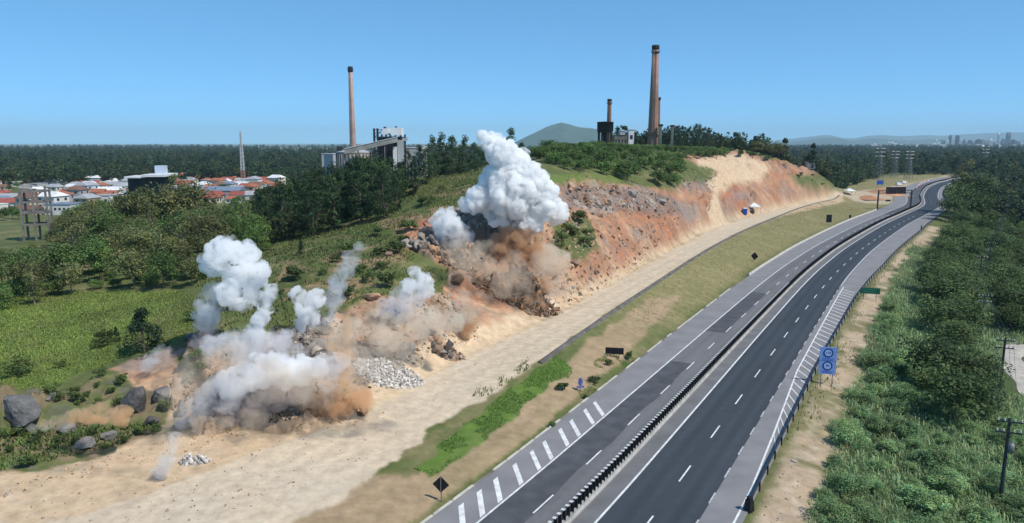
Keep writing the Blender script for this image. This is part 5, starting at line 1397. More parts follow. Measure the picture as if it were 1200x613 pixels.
for px, tp, lab in ((773.8, 145.5, 'pale mushroom-topped column right of the tall chimney'), (787.5, 146.5, 'second mushroom-topped column among the skyline conifers')):
    Y = 396; b = at_y(px, 164, Y); gz = ground(b.x, Y); z = at_y(px, tp, Y).z - gz
    e = empty('works_column', (b.x, Y, gz), lab, 'column')
    MB().lathe([(.75, -.4), (.7, z - 1.6), (1.3, z - 1.1)], 14).build('stem', M_PALE_CONC, e, True); MB().lathe([(1.25, z - 1.1), (1.35, z - 1.1), (1.35, z - .1), (.3, z)], 16).build('cap', M_SOOT, e)

# ------------------------------------------------------------------ power station behind the pines
Y = 400; O = at_y(455, 190, Y); gz = ground(O.x, Y) - 1
ps = empty('power_station', (O.x, Y, gz), 'boiler house of the power station with two white boxes on a dark steel frame', 'building')
def pb(name, px0, px1, py0, py1, dy, dep, mat, parent=ps):
    a, b = at_y(px0, py1, Y + dy), at_y(px1, py0, Y + dy)
    m = MB().box((a.x + b.x) / 2 - O.x, dy + dep / 2, (a.z + b.z) / 2 - gz, b.x - a.x, dep, b.z - a.z); return m.build(name, mat, parent)
pb('upper_box', 458.5, 470.5, 149.5, 158.5, 0, 7, M_CORR); pb('upper_box', 448, 455, 150.5, 158, 2, 7, M_CORR)
pb('roof_vent', 449.5, 452, 148.6, 150.6, 3, 2, M_DARK_STEEL); pb('roof_vent', 462.5, 465, 148, 149.6, 2, 2, M_DARK_STEEL)
pb('boiler_core', 444, 469, 160, 196, 5, 8, M_SOOT)
for px in (439, 443, 448, 453, 458, 464, 470, 475): pb('steel_column', px - .4, px + .4, 150.5 if px < 445 else 157.6, 205, 1.2 if px % 2 else 1.6, .5, M_DARK_STEEL)
for py in (152, 156, 161, 166, 171, 176): pb('floor_beam', 438.6, 475.4 if py > 160 else 447, py - .35, py + .35, .9, 1.0, M_DARK_STEEL)
for i, (x0, y0, x1, y1) in enumerate(((443, 176, 453, 166), (453, 176, 464, 166), (464, 176, 475, 166), (439, 161, 448, 152))):
    a, b = at_y(x0, y0, Y + .8), at_y(x1, y1, Y + .8); MB().bar(a - Vector((O.x, Y, gz)), b - Vector((O.x, Y, gz)), .18, 6).build('brace', M_DARK_STEEL, ps)
pb('stair_tower', 461, 464.5, 172, 200, -2, 3, M_CORR); pb('annex', 466, 472, 164, 190, -1, 4, M_GREYCLAD); pb('duct', 471.5, 477, 161, 165, 1, 4, M_GREYCLAD)
def inclined(name, pts, half, mat, label, cat, legs):
    a, b = at_y(*pts[0]), at_y(*pts[1]); g0 = ground(a.x, a.y); e = empty(name, (a.x, a.y, g0), label, cat); o = Vector((a.x, a.y, g0)); d = b - a; q = Vector((-d.y, d.x, 0)).normalized() * half
    up = Vector((0, 0, 2.6)); vs = [a - q, a + q, b + q, b - q]; vs = [v - o for v in vs] + [v + up - o for v in vs]
    MB().quadmesh(vs, [(3, 2, 1, 0), (4, 5, 6, 7), (0, 1, 5, 4), (1, 2, 6, 5), (2, 3, 7, 6), (3, 0, 4, 7)]).build('gallery', mat, e)
    vs = [v + Vector((0, 0, .02)) * 0 for v in ([a - q * 1.15, a + q * 1.15, b + q * 1.15, b - q * 1.15])]
    vs = [v + up + Vector((0, 0, .03)) - o for v in vs] + [v + up + Vector((0, 0, .3)) - o for v in vs]
    MB().quadmesh(vs, [(3, 2, 1, 0), (4, 5, 6, 7), (0, 1, 5, 4), (1, 2, 6, 5), (2, 3, 7, 6), (3, 0, 4, 7)]).build('gallery_roof', M_CORR, e)
    for t in legs:
        p = a + d * t - o; gl = ground(p.x + o.x, p.y + o.y) - g0
        for s_ in (-1, 1): MB().bar((p.x + q.x * s_, p.y + q.y * s_, gl - .5), (p.x + q.x * .6 * s_, p.y + q.y * .6 * s_, p.z + .1), .3, 6).build('trestle_leg', M_CONC_OLD, e)
    return e
inclined('coal_conveyor', ((404, 180.5, 392), (466, 166.5, 396)), 1.9, M_PLANT_CONC, 'long inclined conveyor gallery rising to the boiler house', 'conveyor', (.25, .5, .75))
Y2 = 396; c = at_y(411, 190, Y2); gz2 = ground(c.x, Y2); k = Y2 / F
e = empty('silo', (c.x, Y2 + 12, gz2), 'broad round stained concrete silo at the foot of the slim chimney', 'silo')
zt = at_y(411, 179.5, Y2).z - gz2
MB().lathe([(22 * k, -1), (22 * k, zt)], 40).build('wall', M_PLANT_CONC, e, True)
MB().lathe([(22.5 * k, zt), (22.5 * k, zt + .7), (2, zt + 2.4)], 40).build('roof', M_GREYCLAD, e)
for i in range(18):
    a = math.pi + i * math.pi / 17; MB().box(22 * k * math.cos(a), 22 * k * math.sin(a), zt / 2, .7, .7, zt - .1, a).build('rib', M_CONC_OLD, e)
MB().box(-16 * k, -8 * k, zt + 2.2, 3, 3, 2.6).build('roof_hut', M_DARK_STEEL, e)
works_block('plant_hall', 476, 497, 173.5, 190, 408, 14, M_GREYCLAD, 'grey plant hall with white gable right of the boiler house', M_WHITE, 5)
works_block('plant_annex', 494, 499, 170.5, 186, 404, 8, M_WHITE, 'small bright white annex at the end of the plant hall', M_WHITE, 1)
works_block('plant_shed', 377, 390, 180.5, 186, 430, 12, M_GREYCLAD, 'low pale shed left of the round silo', M_WHITE, 3)

# ------------------------------------------------------------------ concrete frame tower at the field's edge
Y = 205; b = at_y(46, 279, Y); gz = ground(b.x, Y); k = Y / F
ft = empty('frame_tower', (b.x, Y, gz), 'bare concrete frame tower of tall columns standing before the town', 'frame tower', None, .35)
hh = at_y(46, 222, Y).z - gz; W2, D2 = 26 * k / 2 * 1.0, 2.3
for i, (sx, sy) in enumerate(((-1, -1), (1, -1), (1, 1), (-1, 1), (-.05, -1), (-.05, 1))):
    MB().box(sx * W2, sy * D2, hh / 2 - .5 + (.5 if i == 1 else 0), .5, .5, hh + 1 + (1.2 if i == 1 else 0)).build('column', M_CONC_OLD, ft)
for z in (.32, .55, .76, .97):
    for sy in (-1, 1): MB().box(0, sy * (D2 + .003), hh * z, W2 * 2 - .52, .4, .55).build('beam', M_CONC_OLD, ft)
    for sx in (-1, 1): MB().box(sx * W2, 0, hh * z, .4, D2 * 2 - .52, .5).build('beam', M_CONC_OLD, ft)
MB().box(-W2 * .5, 0, hh * .97 + .42, W2 * .9, D2 * 2.1, .25).build('slab', M_CONC_OLD, ft); MB().box(-W2 * .55, 0, hh * 1.0 + .9, 2.2, 2.2, 1.0).build('roof_box', M_CONC, ft)
MB().box(.3, 0, hh * .55 + .38, W2 * 1.9, D2 * 1.8, .18).build('slab', M_CONC_OLD, ft)

# ------------------------------------------------------------------ tall dark building half hidden by the trees
Y = 225; b = at_y(187, 250, Y); gz = ground(b.x, Y); k = Y / F
tb = empty('apartment_building', (b.x, Y, gz), 'dark unfinished apartment block with white roof slab and roof tank among trees', 'building', None, .12)
zr = at_y(195, 206, Y).z - gz
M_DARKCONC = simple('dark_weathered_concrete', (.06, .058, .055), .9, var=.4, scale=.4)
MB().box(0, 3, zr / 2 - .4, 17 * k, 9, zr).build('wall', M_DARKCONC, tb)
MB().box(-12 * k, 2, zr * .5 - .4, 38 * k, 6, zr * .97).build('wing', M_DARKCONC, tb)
MB().box(2 * k, 1.5, zr + .2, 25 * k, 13, .7).build('roof_slab', M_WHITE, tb); MB().box(-20 * k, 1, zr - .3, 22 * k, 9, .5).build('roof_slab', M_WHITE, tb)
MB().box(3 * k, 2, zr + 1.8, 10 * k, 3.4, 2.5).build('roof_tank', simple('pale_blue_tank', (.50, .56, .66), .6, var=.06), tb)
for i in range(5):
    for j in range(3):
        w_ = MB().box(-22 * k + i * 8 * k, -1.06, zr * (.35 + .2 * j), 4.5 * k, .1, 1.5).build('window', simple('dark_window', (.02, .022, .025), .3, var=.1) if (i, j) == (0, 0) else bpy.data.materials['dark_window'], tb)
        MB().box(-22 * k + i * 8 * k, -1.12, zr * (.35 + .2 * j) - .85, 5 * k, .2, .12).build('sill', M_CONC, w_)
# dark shed roof at the right end of the wood
g = at_y(306, 238, 210); gz = ground(g.x, 210)
sh = empty('open_shed', (g.x, 210, gz), 'dark open shed with sloping roof beside the pine grove', 'shed', None, .2)
zt = at_y(306, 226, 210).z - gz
vs = [(-4, -3, zt - 2.4), (4, -3, zt + .2), (4, 3, zt + .2), (-4, 3, zt - 2.4)]; MB().quadmesh([*vs, *[(x, y, z + .2) for x, y, z in vs]], [(3, 2, 1, 0), (4, 5, 6, 7), (0, 1, 5, 4), (1, 2, 6, 5), (2, 3, 7, 6), (3, 0, 4, 7)]).build('roof', M_DARK_STEEL, sh)
for x in (-3.7, 0, 3.7):
    for y in (-2.7, 2.7): MB().box(x, y, (zt - 1.1 + x * .32) / 2 - .2, .25, .25, zt - 1.1 + x * .32 - .3 + .4).build('post', M_CONC_OLD, sh)

# ------------------------------------------------------------------ red and white communications mast
Y = 560; b = at_y(285, 209, Y); gz = ground(b.x, Y); hm_ = at_y(285, 154, Y).z - gz
mast = empty('radio_mast', (b.x, Y, gz), 'slender pale lattice radio mast with a reddish base in the town', 'mast')
M_MASTW = simple('mast_white', (.48, .49, .51), .6); M_MASTR = simple('mast_red', (.36, .20, .16), .6)
ns = 14
for i in range(ns):
    z0_, z1_ = hm_ * i / ns, hm_ * (i + 1) / ns; w0, w1 = 1.35 * (1 - .62 * i / ns), 1.35 * (1 - .62 * (i + 1) / ns); sec = MB()
    cr = [(-1, -1), (1, -1), (1, 1), (-1, 1)]
    for j in range(4):
        a, c = cr[j], cr[(j + 1) % 4]
        sec.bar((a[0] * w0, a[1] * w0, z0_), (a[0] * w1, a[1] * w1, z1_), .2, 5); sec.bar((a[0] * w0, a[1] * w0, z0_), (c[0] * w1, c[1] * w1, z1_), .11, 4); sec.bar((c[0] * w0, c[1] * w0, z0_), (a[0] * w1, a[1] * w1, z1_), .11, 4)
    sec.build('lattice_section', M_MASTR if i in (2, 3) else M_MASTW, mast)
MB().bar((0, 0, hm_), (0, 0, hm_ + 4), .12, 6).build('aerial', M_MASTW, mast)
for zz in (.82, .9, .96): MB().box(1.1, -.6, hm_ * zz, .5, .4, 2.2).build('antenna_panel', M_WHITE, mast)

# ------------------------------------------------------------------ the town
WALLS = {'white': (.66, .65, .63), 'cream': (.58, .52, .42), 'grey': (.38, .38, .38), 'pale blue': (.45, .52, .58), 'tan': (.44, .33, .24)}
ROOFS = {'orange tiled': (.33, .12, .065), 'red tiled': (.30, .085, .06), 'brown tiled': (.19, .10, .07), 'white sheet': (.66, .66, .66), 'grey sheet': (.33, .34, .36), 'slate blue sheet': (.17, .21, .28)}
MW = {k: simple('house_wall_' + k.replace(' ', '_'), v, .85, var=.1, scale=.3) for k, v in WALLS.items()}
MR = {k: simple('house_roof_' + k.replace(' ', '_'), v, .75, var=.2, scale=.5) for k, v in ROOFS.items()}
M_WIN = simple('house_window', (.03, .035, .045), .25, var=.2)
_hc = {}
def house_meshes(shape, wk, rk):
    key = (shape, wk, rk)
    if key in _hc: return _hc[key]
    w, d, h, rh = {'cottage': (9, 8, 3.2, 2.0), 'long': (15, 8, 3.4, 2.0), 'two-storey': (10, 9, 6.2, 2.0), 'hall': (24, 14, 5.5, 2.6), 'flat': (11, 9, 4.0, .5)}[shape]
    wall = MB().box(0, 0, h / 2 - .2, w, d, h + .4); roof = MB(); e = .5
    if shape == 'flat':
        roof.box(0, 0, h + .2, w + .4, d + .4, .4)
    else:
        vs = [(-w/2-e, -d/2-e, h-.15), (w/2+e, -d/2-e, h-.15), (w/2+e, d/2+e, h-.15), (-w/2-e, d/2+e, h-.15), (-w/2-e+(1.8 if shape in ('cottage', 'two-storey') else 0), 0, h+rh), (w/2+e-(1.8 if shape in ('cottage', 'two-storey') else 0), 0, h+rh)]
        roof.quadmesh(vs, [(3, 2, 1, 0), (0, 1, 5, 4), (1, 2, 5), (2, 3, 4, 5), (3, 0, 4)])
    win = MB().box(0, 0, 0, 1.4, .12, 1.2).mesh('window', M_WIN); door = MB().box(0, 0, 0, 1.1, .12, 2.1).mesh('door', MR['brown tiled'])
    _hc[key] = (wall.mesh('wall', MW[wk]), roof.mesh('roof', MR[rk]), win, door, w, d, h); return _hc[key]
HRND = random.Random(21); TOWN = []
def zone(px, Y):
    if Y < 400: return 'near the green field'
    if abs(px - 285) < 28: return 'near the radio mast'
    if px < 90: return 'behind the concrete frame tower'
    if 150 < px < 235: return 'behind the dark apartment block'
    if Y > 560: return 'below the far woods'
    return 'in the town centre'
def house(x, Y):
    gz = ground(x, Y); px, py = to_px(np.array(x), np.array(Y), np.array(gz)); px = float(px)
    shape = HRND.choices(['cottage', 'long', 'two-storey', 'hall', 'flat'], [6, 3, 3, .5, 2])[0]
    wk = HRND.choices(list(WALLS), [6, 3, 2, 1, 1])[0]
    rk = HRND.choices(list(ROOFS), [6, 4, 2, 4, 3, 1])[0] if shape != 'hall' else HRND.choice(['white sheet', 'grey sheet', 'slate blue sheet'])
    if shape == 'flat': rk = HRND.choice(['white sheet', 'grey sheet'])
    wl, rf, wi, dr, w, d, h = house_meshes(shape, wk, rk)
    e = empty('house', (x, Y, gz), f'{wk} {shape} house under a {rk} roof {zone(px, Y)}', 'house', 'houses of the town', HRND.choice([0, .15, -.2, 1.57, 1.4, -.35]))
    e.scale = [HRND.uniform(.75, 1.05)] * 3
    obj('wall', wl, e); obj('roof', rf, e)
    if Y < 520:
        for i in (-1, 1):
            for zz in ([1.6] if h < 6 else [1.6, 4.6]):
                obj('window', wi, e, (i * w * .28, -d / 2 - .05, zz)); obj('window', wi, e, (-w / 2 - .05, i * d * .25, zz), (0, 0, math.pi / 2)); obj('window', wi, e, (w / 2 + .05, i * d * .25, zz), (0, 0, math.pi / 2))
        obj('door', dr, e, (0, -d / 2 - .05, 1.05))
Yr = 318
while Yr < 660:
    x = -.80 * Yr
    while x < -.30 * Yr:
        xx = x + HRND.uniform(-3, 3); yy = Yr + HRND.uniform(-4, 4); pxx = 600 + xx / yy * F
        vis = pxx < (60 if Yr < 350 else 110 if Yr < 385 else 330)
        if vis and HRND.random() < .80 and pxx > -60: house(xx, yy)
        elif HRND.random() < .5 and pxx > -40 and Yr > 340: plant('green', xx, yy, HRND.uniform(4, 7.5), 'garden tree between the houses of the town', 'garden trees in the town', 1.2, HRND)
        x += HRND.uniform(11, 15.5)
    Yr += HRND.uniform(18, 23)
for px, Y, lab in ((62, 330, 'long slate-roofed hall at the edge of the green field'),):
    w_ = works_block('warehouse', 52, 83, 240, 247, 318, 12, MW['white'], 'white warehouse with slate blue roof at the edge of the green field', MR['slate blue sheet'], 6, 'warehouse')
# trees along the field in front of the town
for px, py, h in ((15,255,6),(22,256,5),(5,258,6),(92,262,7),(80,268,6),(100,262,8),(112,258,7),(120,255,8)):
    p = at_z(px, py, 2); plant('green', p[0], p[1], h, 'round tree at the edge of the green field before the town', 'trees round the green field', 1.1, HRND)

# ------------------------------------------------------------------ poles and wires on the right
def pole(px, base_py, top_py, label, arms=2):
    g = ground_px(px, base_py); h = at_y(px, top_py, g.y).z - g.z
    if h < 6: h = 8.5
    e = empty('utility_pole', (g.x, g.y, g.z), label, 'utility pole', 'poles along the cleared way', -.35)
    MB().bar((0, 0, -.6), (0, 0, h), .2, 8, .13).build('shaft', M_CONC_OLD if px % 2 else M_DARK_STEEL, e)
    for i in range(arms):
        z = h - .35 - i * 1.1; c_ = MB().box(0, -.16, z, 2.3, .12, .14).build('crossarm', M_DARK_STEEL, e)
        for sx in (-1.0, -.45, .45, 1.0): MB().lathe([(.05, 0), (.1, .06), (.06, .16), (.1, .2), (.04, .28)], 8).build('insulator', M_PALE_CONC, c_).location = (sx, -.16, z + .07)
    return e, h
POLES = [pole(1172, 588, 490, 'nearest utility pole with double crossarms beside the dirt path'), pole(1170, 470, 396, 'utility pole beside the pale bend of the dirt path'), pole(1149, 398, 345, 'utility pole among shrubs below the green direction sign'), pole(1146, 346, 300, 'slim utility pole in the dark tree belt', 1), pole(1158, 318, 284, 'utility pole halfway along the tree belt', 1), pole(1171, 290, 256, 'utility pole rising from the far tree belt', 1), pole(1180, 262, 235, 'farthest utility pole of the line', 1)]
tr = empty('transformer', POLES[0][0].location, 'grey transformer hung on the double crossarm utility pole', 'transformer', None, -.35)
tr.location = POLES[0][0].location + Vector((.35, -.1, POLES[0][1] - 3.6)); MB().lathe([(.05, 0), (.32, .03), (.34, .5), (.32, .95), (.1, 1.0)], 16).build('tank', M_STEEL, tr, True); MB().bar((.1, 0, .95), (.1, 0, 1.3), .05, 6).build('bushing', M_PALE_CONC, tr)
for i in range(len(POLES) - 1):
    (a, ha), (b, hb) = POLES[i], POLES[i + 1]
    for j, sx in enumerate((-1.0, -.45, .45, 1.0)):
        pa = a.location + Vector((sx * .94, sx * -.34, ha - .1)); pb_ = b.location + Vector((sx * .94, sx * -.34, hb - .1)); w = MB(); prev = pa
        for s_ in range(1, 9):
            t = s_ / 8; q = pa.lerp(pb_, t) - Vector((0, 0, 1.0 * 4 * t * (1 - t))); w.bar(prev, q, .022, 4, None, False); prev = q
        tag(w.build('power_wire', M_DARK_STEEL), 'thin sagging power wire strung between the utility poles', 'wire', 'power wires')
# pale dirt path at the right edge
pp = [at_z(x, y, -5.8)[:2] for x, y in ((1290, 520), (1215, 470), (1188, 440), (1186, 420), (1200, 405), (1240, 395))]
pc_ = resample(catmull([np.array(p) for p in pp], 1.5), 1.5); tn = np.gradient(pc_, axis=0); tn /= np.linalg.norm(tn, axis=1)[:, None]; vs = []; fs = []
for i, (q, t) in enumerate(zip(pc_, tn)):
    for o_ in (-1.8, -.6, .6, 1.8):
        o2 = o_ * (1 + .25 * math.sin(i * .9 + o_)); x, y = q[0] + t[1] * o2, q[1] - t[0] * o2; vs.append((x, y, ground(x, y) + .10 - .06 * (abs(o_) > 1)))
for i in range(len(pc_) - 1):
    for k_ in range(3): fs.append((i*4+k_, i*4+k_+1, (i+1)*4+k_+1, (i+1)*4+k_))
tag(MB().quadmesh(vs, fs).build('dirt_path', simple('pale_path_dirt', (.40, .37, .33), .95, var=.25, scale=.6), None, True), kind='structure')

# ------------------------------------------------------------------ things at the far work site
def canopy_tent(px, py, w, label):
    g = ground_px(px, py); e = empty('canopy_tent', (g.x, g.y, g.z), label, 'tent'); h = 2.3
    MB().quadmesh([(-w/2, -w/2, h), (w/2, -w/2, h), (w/2, w/2, h), (-w/2, w/2, h), (0, 0, h + 1.5), (-w/2, -w/2, h-.35), (w/2, -w/2, h-.35), (w/2, w/2, h-.35), (-w/2, w/2, h-.35)], [(0, 1, 4), (1, 2, 4), (2, 3, 4), (3, 0, 4), (5, 6, 1, 0), (6, 7, 2, 1), (7, 8, 3, 2), (8, 5, 0, 3)]).build('canopy', M_WHITE, e)
    for sx in (-1, 1):
        for sy in (-1, 1): MB().bar((sx * w * .48, sy * w * .48, -.2), (sx * w * .48, sy * w * .48, h), .06, 6).build('leg', M_STEEL, e)
canopy_tent(883, 248.5, 4.2, 'white peaked canopy tent beside the blue toilet cabin')
canopy_tent(995, 228, 5.5, 'white canopy tent at the far end of the haul road')
g = ground_px(872.5, 252); M_BLUECAB = simple('blue_plastic', (.03, .09, .42), .5, var=.08)
tc_ = empty('toilet_cabin', (g.x, g.y, g.z), 'small blue toilet cabin with pale roof at the foot of the ramp', 'toilet cabin')
MB().box(0, 0, 1.2, 1.5, 1.5, 2.4).build('wall', M_BLUECAB, tc_); MB().box(0, 0, 2.5, 1.6, 1.6, .2, 0, .8).build('roof', M_WHITE, tc_); dd = MB().box(0, -.77, 1.15, .9, .05, 2.0).build('door', simple('dark_blue_plastic', (.015, .05, .3), .5), tc_); MB().box(.35, -.82, 1.1, .06, .05, .2).build('handle', M_STEEL, dd)
g = ground_px(881, 250.5); e = empty('site_generator', (g.x, g.y, g.z), 'small dark generator box under the canopy tent', 'generator'); MB().box(0, 0, .65, 1.3, .9, 1.1).build('housing', M_DARK_STEEL, e); MB().box(0, 0, .06, 1.5, 1.0, .12).build('skid', M_BLACK, e); MB().bar((.4, 0, 1.2), (.4, 0, 1.6), .06, 6).build('exhaust', M_BLACK, e)
# orange soil mound
def mound(px, py, w, h, label, col):
    g = ground_px(px, py); n = 40; t = np.linspace(-1, 1, n); X_, Y_ = np.meshgrid(t, t); r_ = np.hypot(X_, Y_); z = np.clip(1 - r_, 0, 1) ** .8 * h * (1 + .3 * fbm(X_ * 3, Y_ * 3, oct=3, seed=6)) - .4
    v = np.stack([X_ * w / 2, Y_ * w / 2 * 1.6, z], -1).reshape(-1, 3); i_ = np.arange(n * n).reshape(n, n); q = np.stack([i_[:-1, :-1], i_[:-1, 1:], i_[1:, 1:], i_[1:, :-1]], -1).reshape(-1, 4)
    c_ = np.asarray(col)[None] * (1 + .3 * fbm(v[:, 0] * .6, v[:, 1] * .6, oct=3, seed=8))[:, None]
    tag(obj('soil_mound', fast_mesh('soil_mound', v, q, M_TERRAIN, True, c_), None, (g.x, g.y, g.z)), label, 'soil mound')
mound(1035, 227, 22, 4.2, 'large orange soil mound beside the gantry', (.46, .25, .14)); mound(1018, 232, 14, 2.0, 'low orange soil mound by the far canopy tent', (.43, .22, .12))
# red and white plastic barriers of the road works
M_RED = simple('red_plastic', (.42, .09, .06), .6)
for i in range(16):
    s_ = S_AT(1079, 222) + i * 9; p = road_pt(s_, -4.5 - .45 * i); t = road_pt(s_ + 1, 0.) - road_pt(s_, 0.)
    e = empty('plastic_barrier', p, 'red and white plastic road-works barrier on the closed lanes past the bend', 'barrier', 'road-works barriers', math.atan2(t.y, t.x))
    MB().box(0, 0, .45, 5.5, .5, .9, 0, .85).build('body', M_RED if i % 2 == 0 else M_WHITE, e); MB().box(0, 0, 1.0, 4.6, .25, .2).build('top_rail', M_WHITE if i % 2 == 0 else M_RED, e)
# two parked white vans
for px, py, lab in ((1053, 217.5, 'white van parked beside the orange mound past the gantry'), (1059, 215.5, 'second white van parked near the road-works barriers')):
    g = ground_px(px, py); e = empty('van', (g.x, g.y, g.z), lab, 'van', None, .3)
    b_ = MB().box(-.4, 0, 1.35, 3.9, 1.9, 1.9, 0, .93).box(2.1, 0, .95, 1.3, 1.85, 1.1, 0, .85); b_.build('body', M_WHITE, e); MB().box(1.45, 0, 1.75, .5, 1.7, .7, 0, .8).build('windscreen', M_WIN, e)
    for sx in (-1.4, 1.7):
        for sy in (-.85, .85): o_ = MB().lathe([(.38, -.1), (.38, .1)], 14).build('wheel', M_BLACK, e); o_.location = (sx, sy, .38); o_.rotation_euler = (math.pi / 2, 0, 0)
# small pale hut on the end of the cut
g = ground_px(949, 198); e = empty('concrete_hut', (g.x, g.y, g.z - .3), 'small pale concrete hut on the end of the orange cut', 'hut'); MB().box(0, 0, 1.9, 4.5, 4, 3.8).build('wall', M_CONC, e); MB().box(0, 0, 3.9, 5, 4.4, .25).build('roof', M_PALE_CONC, e); MB().box(.6, -2.02, 1.6, 1, .06, 2.2).build('door', M_DARK_STEEL, e)
# blue sign by the far yard
g = ground_px(1031, 219); e = empty('site_board', (g.x, g.y, g.z), 'blue site board in front of the far woods', 'board'); MB().box(0, 0, 3.2, 5, .12, 3).build('panel', M_BLUECAB, e)
for sx in (-1.8, 1.8): MB().bar((sx, .1, -.3), (sx, .1, 4), .1, 6).build('post', M_STEEL, e)

# ------------------------------------------------------------------ lattice pylons in the plain
def pylon(px, top, Y, label):
    c_ = at_y(px, 200, Y); h = at_y(px, top, Y).z; e = empty('pylon', (c_.x, Y, 0), label, 'pylon', 'pylons in the plain'); m = MB(); n = 9; w0, w1 = h * .1, h * .018
    for i in range(n):
        za, zb_ = h * i / n, h * (i + 1) / n; wa, wb = w0 + (w1 - w0) * i / n, w0 + (w1 - w0) * (i + 1) / n; cr = [(-1, -1), (1, -1), (1, 1), (-1, 1)]
        for j in range(4):
            a, b = cr[j], cr[(j + 1) % 4]; m.bar((a[0] * wa, a[1] * wa, za), (a[0] * wb, a[1] * wb, zb_), .2, 4); m.bar((a[0] * wa, a[1] * wa, za), (b[0] * wb, b[1] * wb, zb_), .12, 4)
    m.build('lattice_body', M_STEEL, e)
    for z in (.72, .84, .95): MB().bar((-h * .14, 0, h * z), (h * .14, 0, h * z), .25, 5).build('crossarm', M_STEEL, e)
pylon(1030, 172, 640, 'lattice pylon standing behind the sign gantry'); pylon(1048, 176, 690, 'lattice pylon left of the taller roadside pylon'); pylon(1065, 176, 660, 'lattice pylon above the road-works barriers'); pylon(1153, 170, 820, 'lattice pylon below the far city towers')

# ------------------------------------------------------------------ far city and hills
CITY = random.Random(5); M_CW = simple('far_white_tower', (.78, .78, .78), .7, var=.1, scale=.02); M_CG = simple('far_grey_tower', (.22, .24, .27), .7, var=.15, scale=.02); M_CD = simple('far_dark_tower', (.09, .10, .12), .6, var=.15, scale=.02); M_CB = simple('far_tan_tower', (.36, .31, .29), .7, var=.15, scale=.02)
M_GLAZ = simple('far_glazing', (.05, .06, .08), .3, var=.1, scale=.02)
TW = [(1094,168,4,'w'),(1096.5,163,2.5,'w'),(1099,167,4,'w'),(1105,164.5,3.5,'g'),(1109.5,164,3,'w'),(1112.5,158,2.6,'d'),(1121,158.5,3.4,'d'),(1118,169.5,2.5,'w'),(1126.5,163.5,3,'w'),(1129,163,2.4,'g'),(1136,164,3.6,'d'),(1132,167,3,'g'),(1140,166,4,'g'),(1146,163,5,'d'),(1152,163.5,5,'b'),(1157,165,4,'g'),(1160,162.5,3.2,'w'),(1164,166,3,'b'),(1169,154.5,2.2,'w'),(1171,164,3,'w'),(1175,162.5,4,'g'),(1180.5,155,4,'g'),(1183.5,164,4,'d'),(1187,163,3,'d'),(1192,165,4,'g'),(1197.5,167,3.4,'w'),(1202,164,4,'g'),(1208,160,4,'d'),(1216,163,4,'w'),
      (1025,168,3,'w'),(1029,170,3,'w'),(1041.5,166,2.4,'w'),(1045,166.5,4,'w'),(1049,168,3,'w'),(1054,169,6,'w'),(1059,169.5,4,'w'),(1073,171,3,'w'),(1052,174,5,'w'),(1088,170.5,4,'w'),(1103,171,4,'w')]
for i, (px, top, w_px, c_) in enumerate(TW):
    Y = 5200 + CITY.uniform(-500, 700); b = at_y(px, 172, Y); h = at_y(px, top, Y).z; w = w_px * Y / F; k = {'w': M_CW, 'g': M_CG, 'd': M_CD, 'b': M_CB}[c_]; cn = {'w': 'white', 'g': 'grey', 'd': 'dark', 'b': 'tan'}[c_]
    tall = 'slender needle-like' if w_px < 2.5 and h > 110 else 'tall' if h > 95 else 'mid-rise' if h > 55 else 'low'
    e = empty('city_tower', (b.x, Y, 0), f'{tall} {cn} tower block in the hazy far {"city" if px > 1085 else "suburb left of the city"}', 'building', 'towers of the far city')
    MB().box(0, 0, h * .44, w, w * .8, h * .88 + 2).build('tower_body', k, e); MB().box(0, 0, h * .94, w * (.55 if i % 3 else .85), w * .5, h * .12).build('upper_setback', k, e)
    for j in range(3): MB().box(-w * .3 + j * w * .3, -w * .4 - .2, h * .45, w * .13, .5, h * .75).build('window_band', M_GLAZ, e)
CITYH = random.Random(9)
for i in range(60):
    px = CITYH.uniform(1020, 1235); Y = CITYH.uniform(4300, 5600); c0 = at_y(px, 172, Y); w = CITYH.uniform(18, 55); h = CITYH.uniform(10, 26); e = empty('city_block', (c0.x, Y, 0), f'{"broad" if w > 36 else "narrow"} low white block at the foot of the far towers', 'building', 'low blocks of the far city')
    MB().box(0, 0, h / 2, w, 20, h).build('wall', M_CW if i % 3 else M_CB, e); MB().box(0, 0, h + .6, w * 1.02, 21, 1.2).build('roof', M_CB if i % 3 else M_CW, e)
M_HILL = simple('far_hill_forest', (.045, .075, .03), .95, var=.35, scale=.004)
def hills(name, prof, Y, dep, seed):
    """ridge whose crest follows (pixel x, pixel y) at distance Y"""
    xs = np.linspace(prof[0][0], prof[-1][0], 160); ys = np.interp(xs, [p[0] for p in prof], [p[1] for p in prof]); n = 40; v = []
    hz = np.array([max(0.0, at_y(x_, y_, Y).z) for x_, y_ in zip(xs, ys)]); U, X_ = np.meshgrid(np.linspace(-1, 1, n), (xs - 600) / F * Y, indexing='ij')
    nz = fbm(X_ / (Y * .05), (Y + U * dep) / (Y * .05), oct=5, seed=seed); r2 = 1 - 2 * np.abs(fbm(X_ / (Y * .03), (Y + U * dep) / (Y * .08), oct=4, seed=seed + 5))
    Z = hz[None] * np.cos(U * math.pi / 2) ** 1.2 * (1 + (.25 * nz + .2 * r2) * np.abs(U) ** .5) - 3 * (np.abs(U) > .99)
    v = np.stack([X_, Y + U * dep, Z], -1).reshape(-1, 3)
    v = np.array(v); i_ = np.arange(n * len(xs)).reshape(n, len(xs)); q = np.stack([i_[:-1, :-1], i_[:-1, 1:], i_[1:, 1:], i_[1:, :-1]], -1).reshape(-1, 4)
    tag(obj(name, fast_mesh(name, v, q, M_HILL, True)), kind='structure')
hills('hill', [(585,172),(605,166),(622,158),(640,150),(655,146),(668,147.5),(680,150),(695,152),(712,156),(735,159),(760,163),(800,168),(840,172)], 9000, 1500, 1)
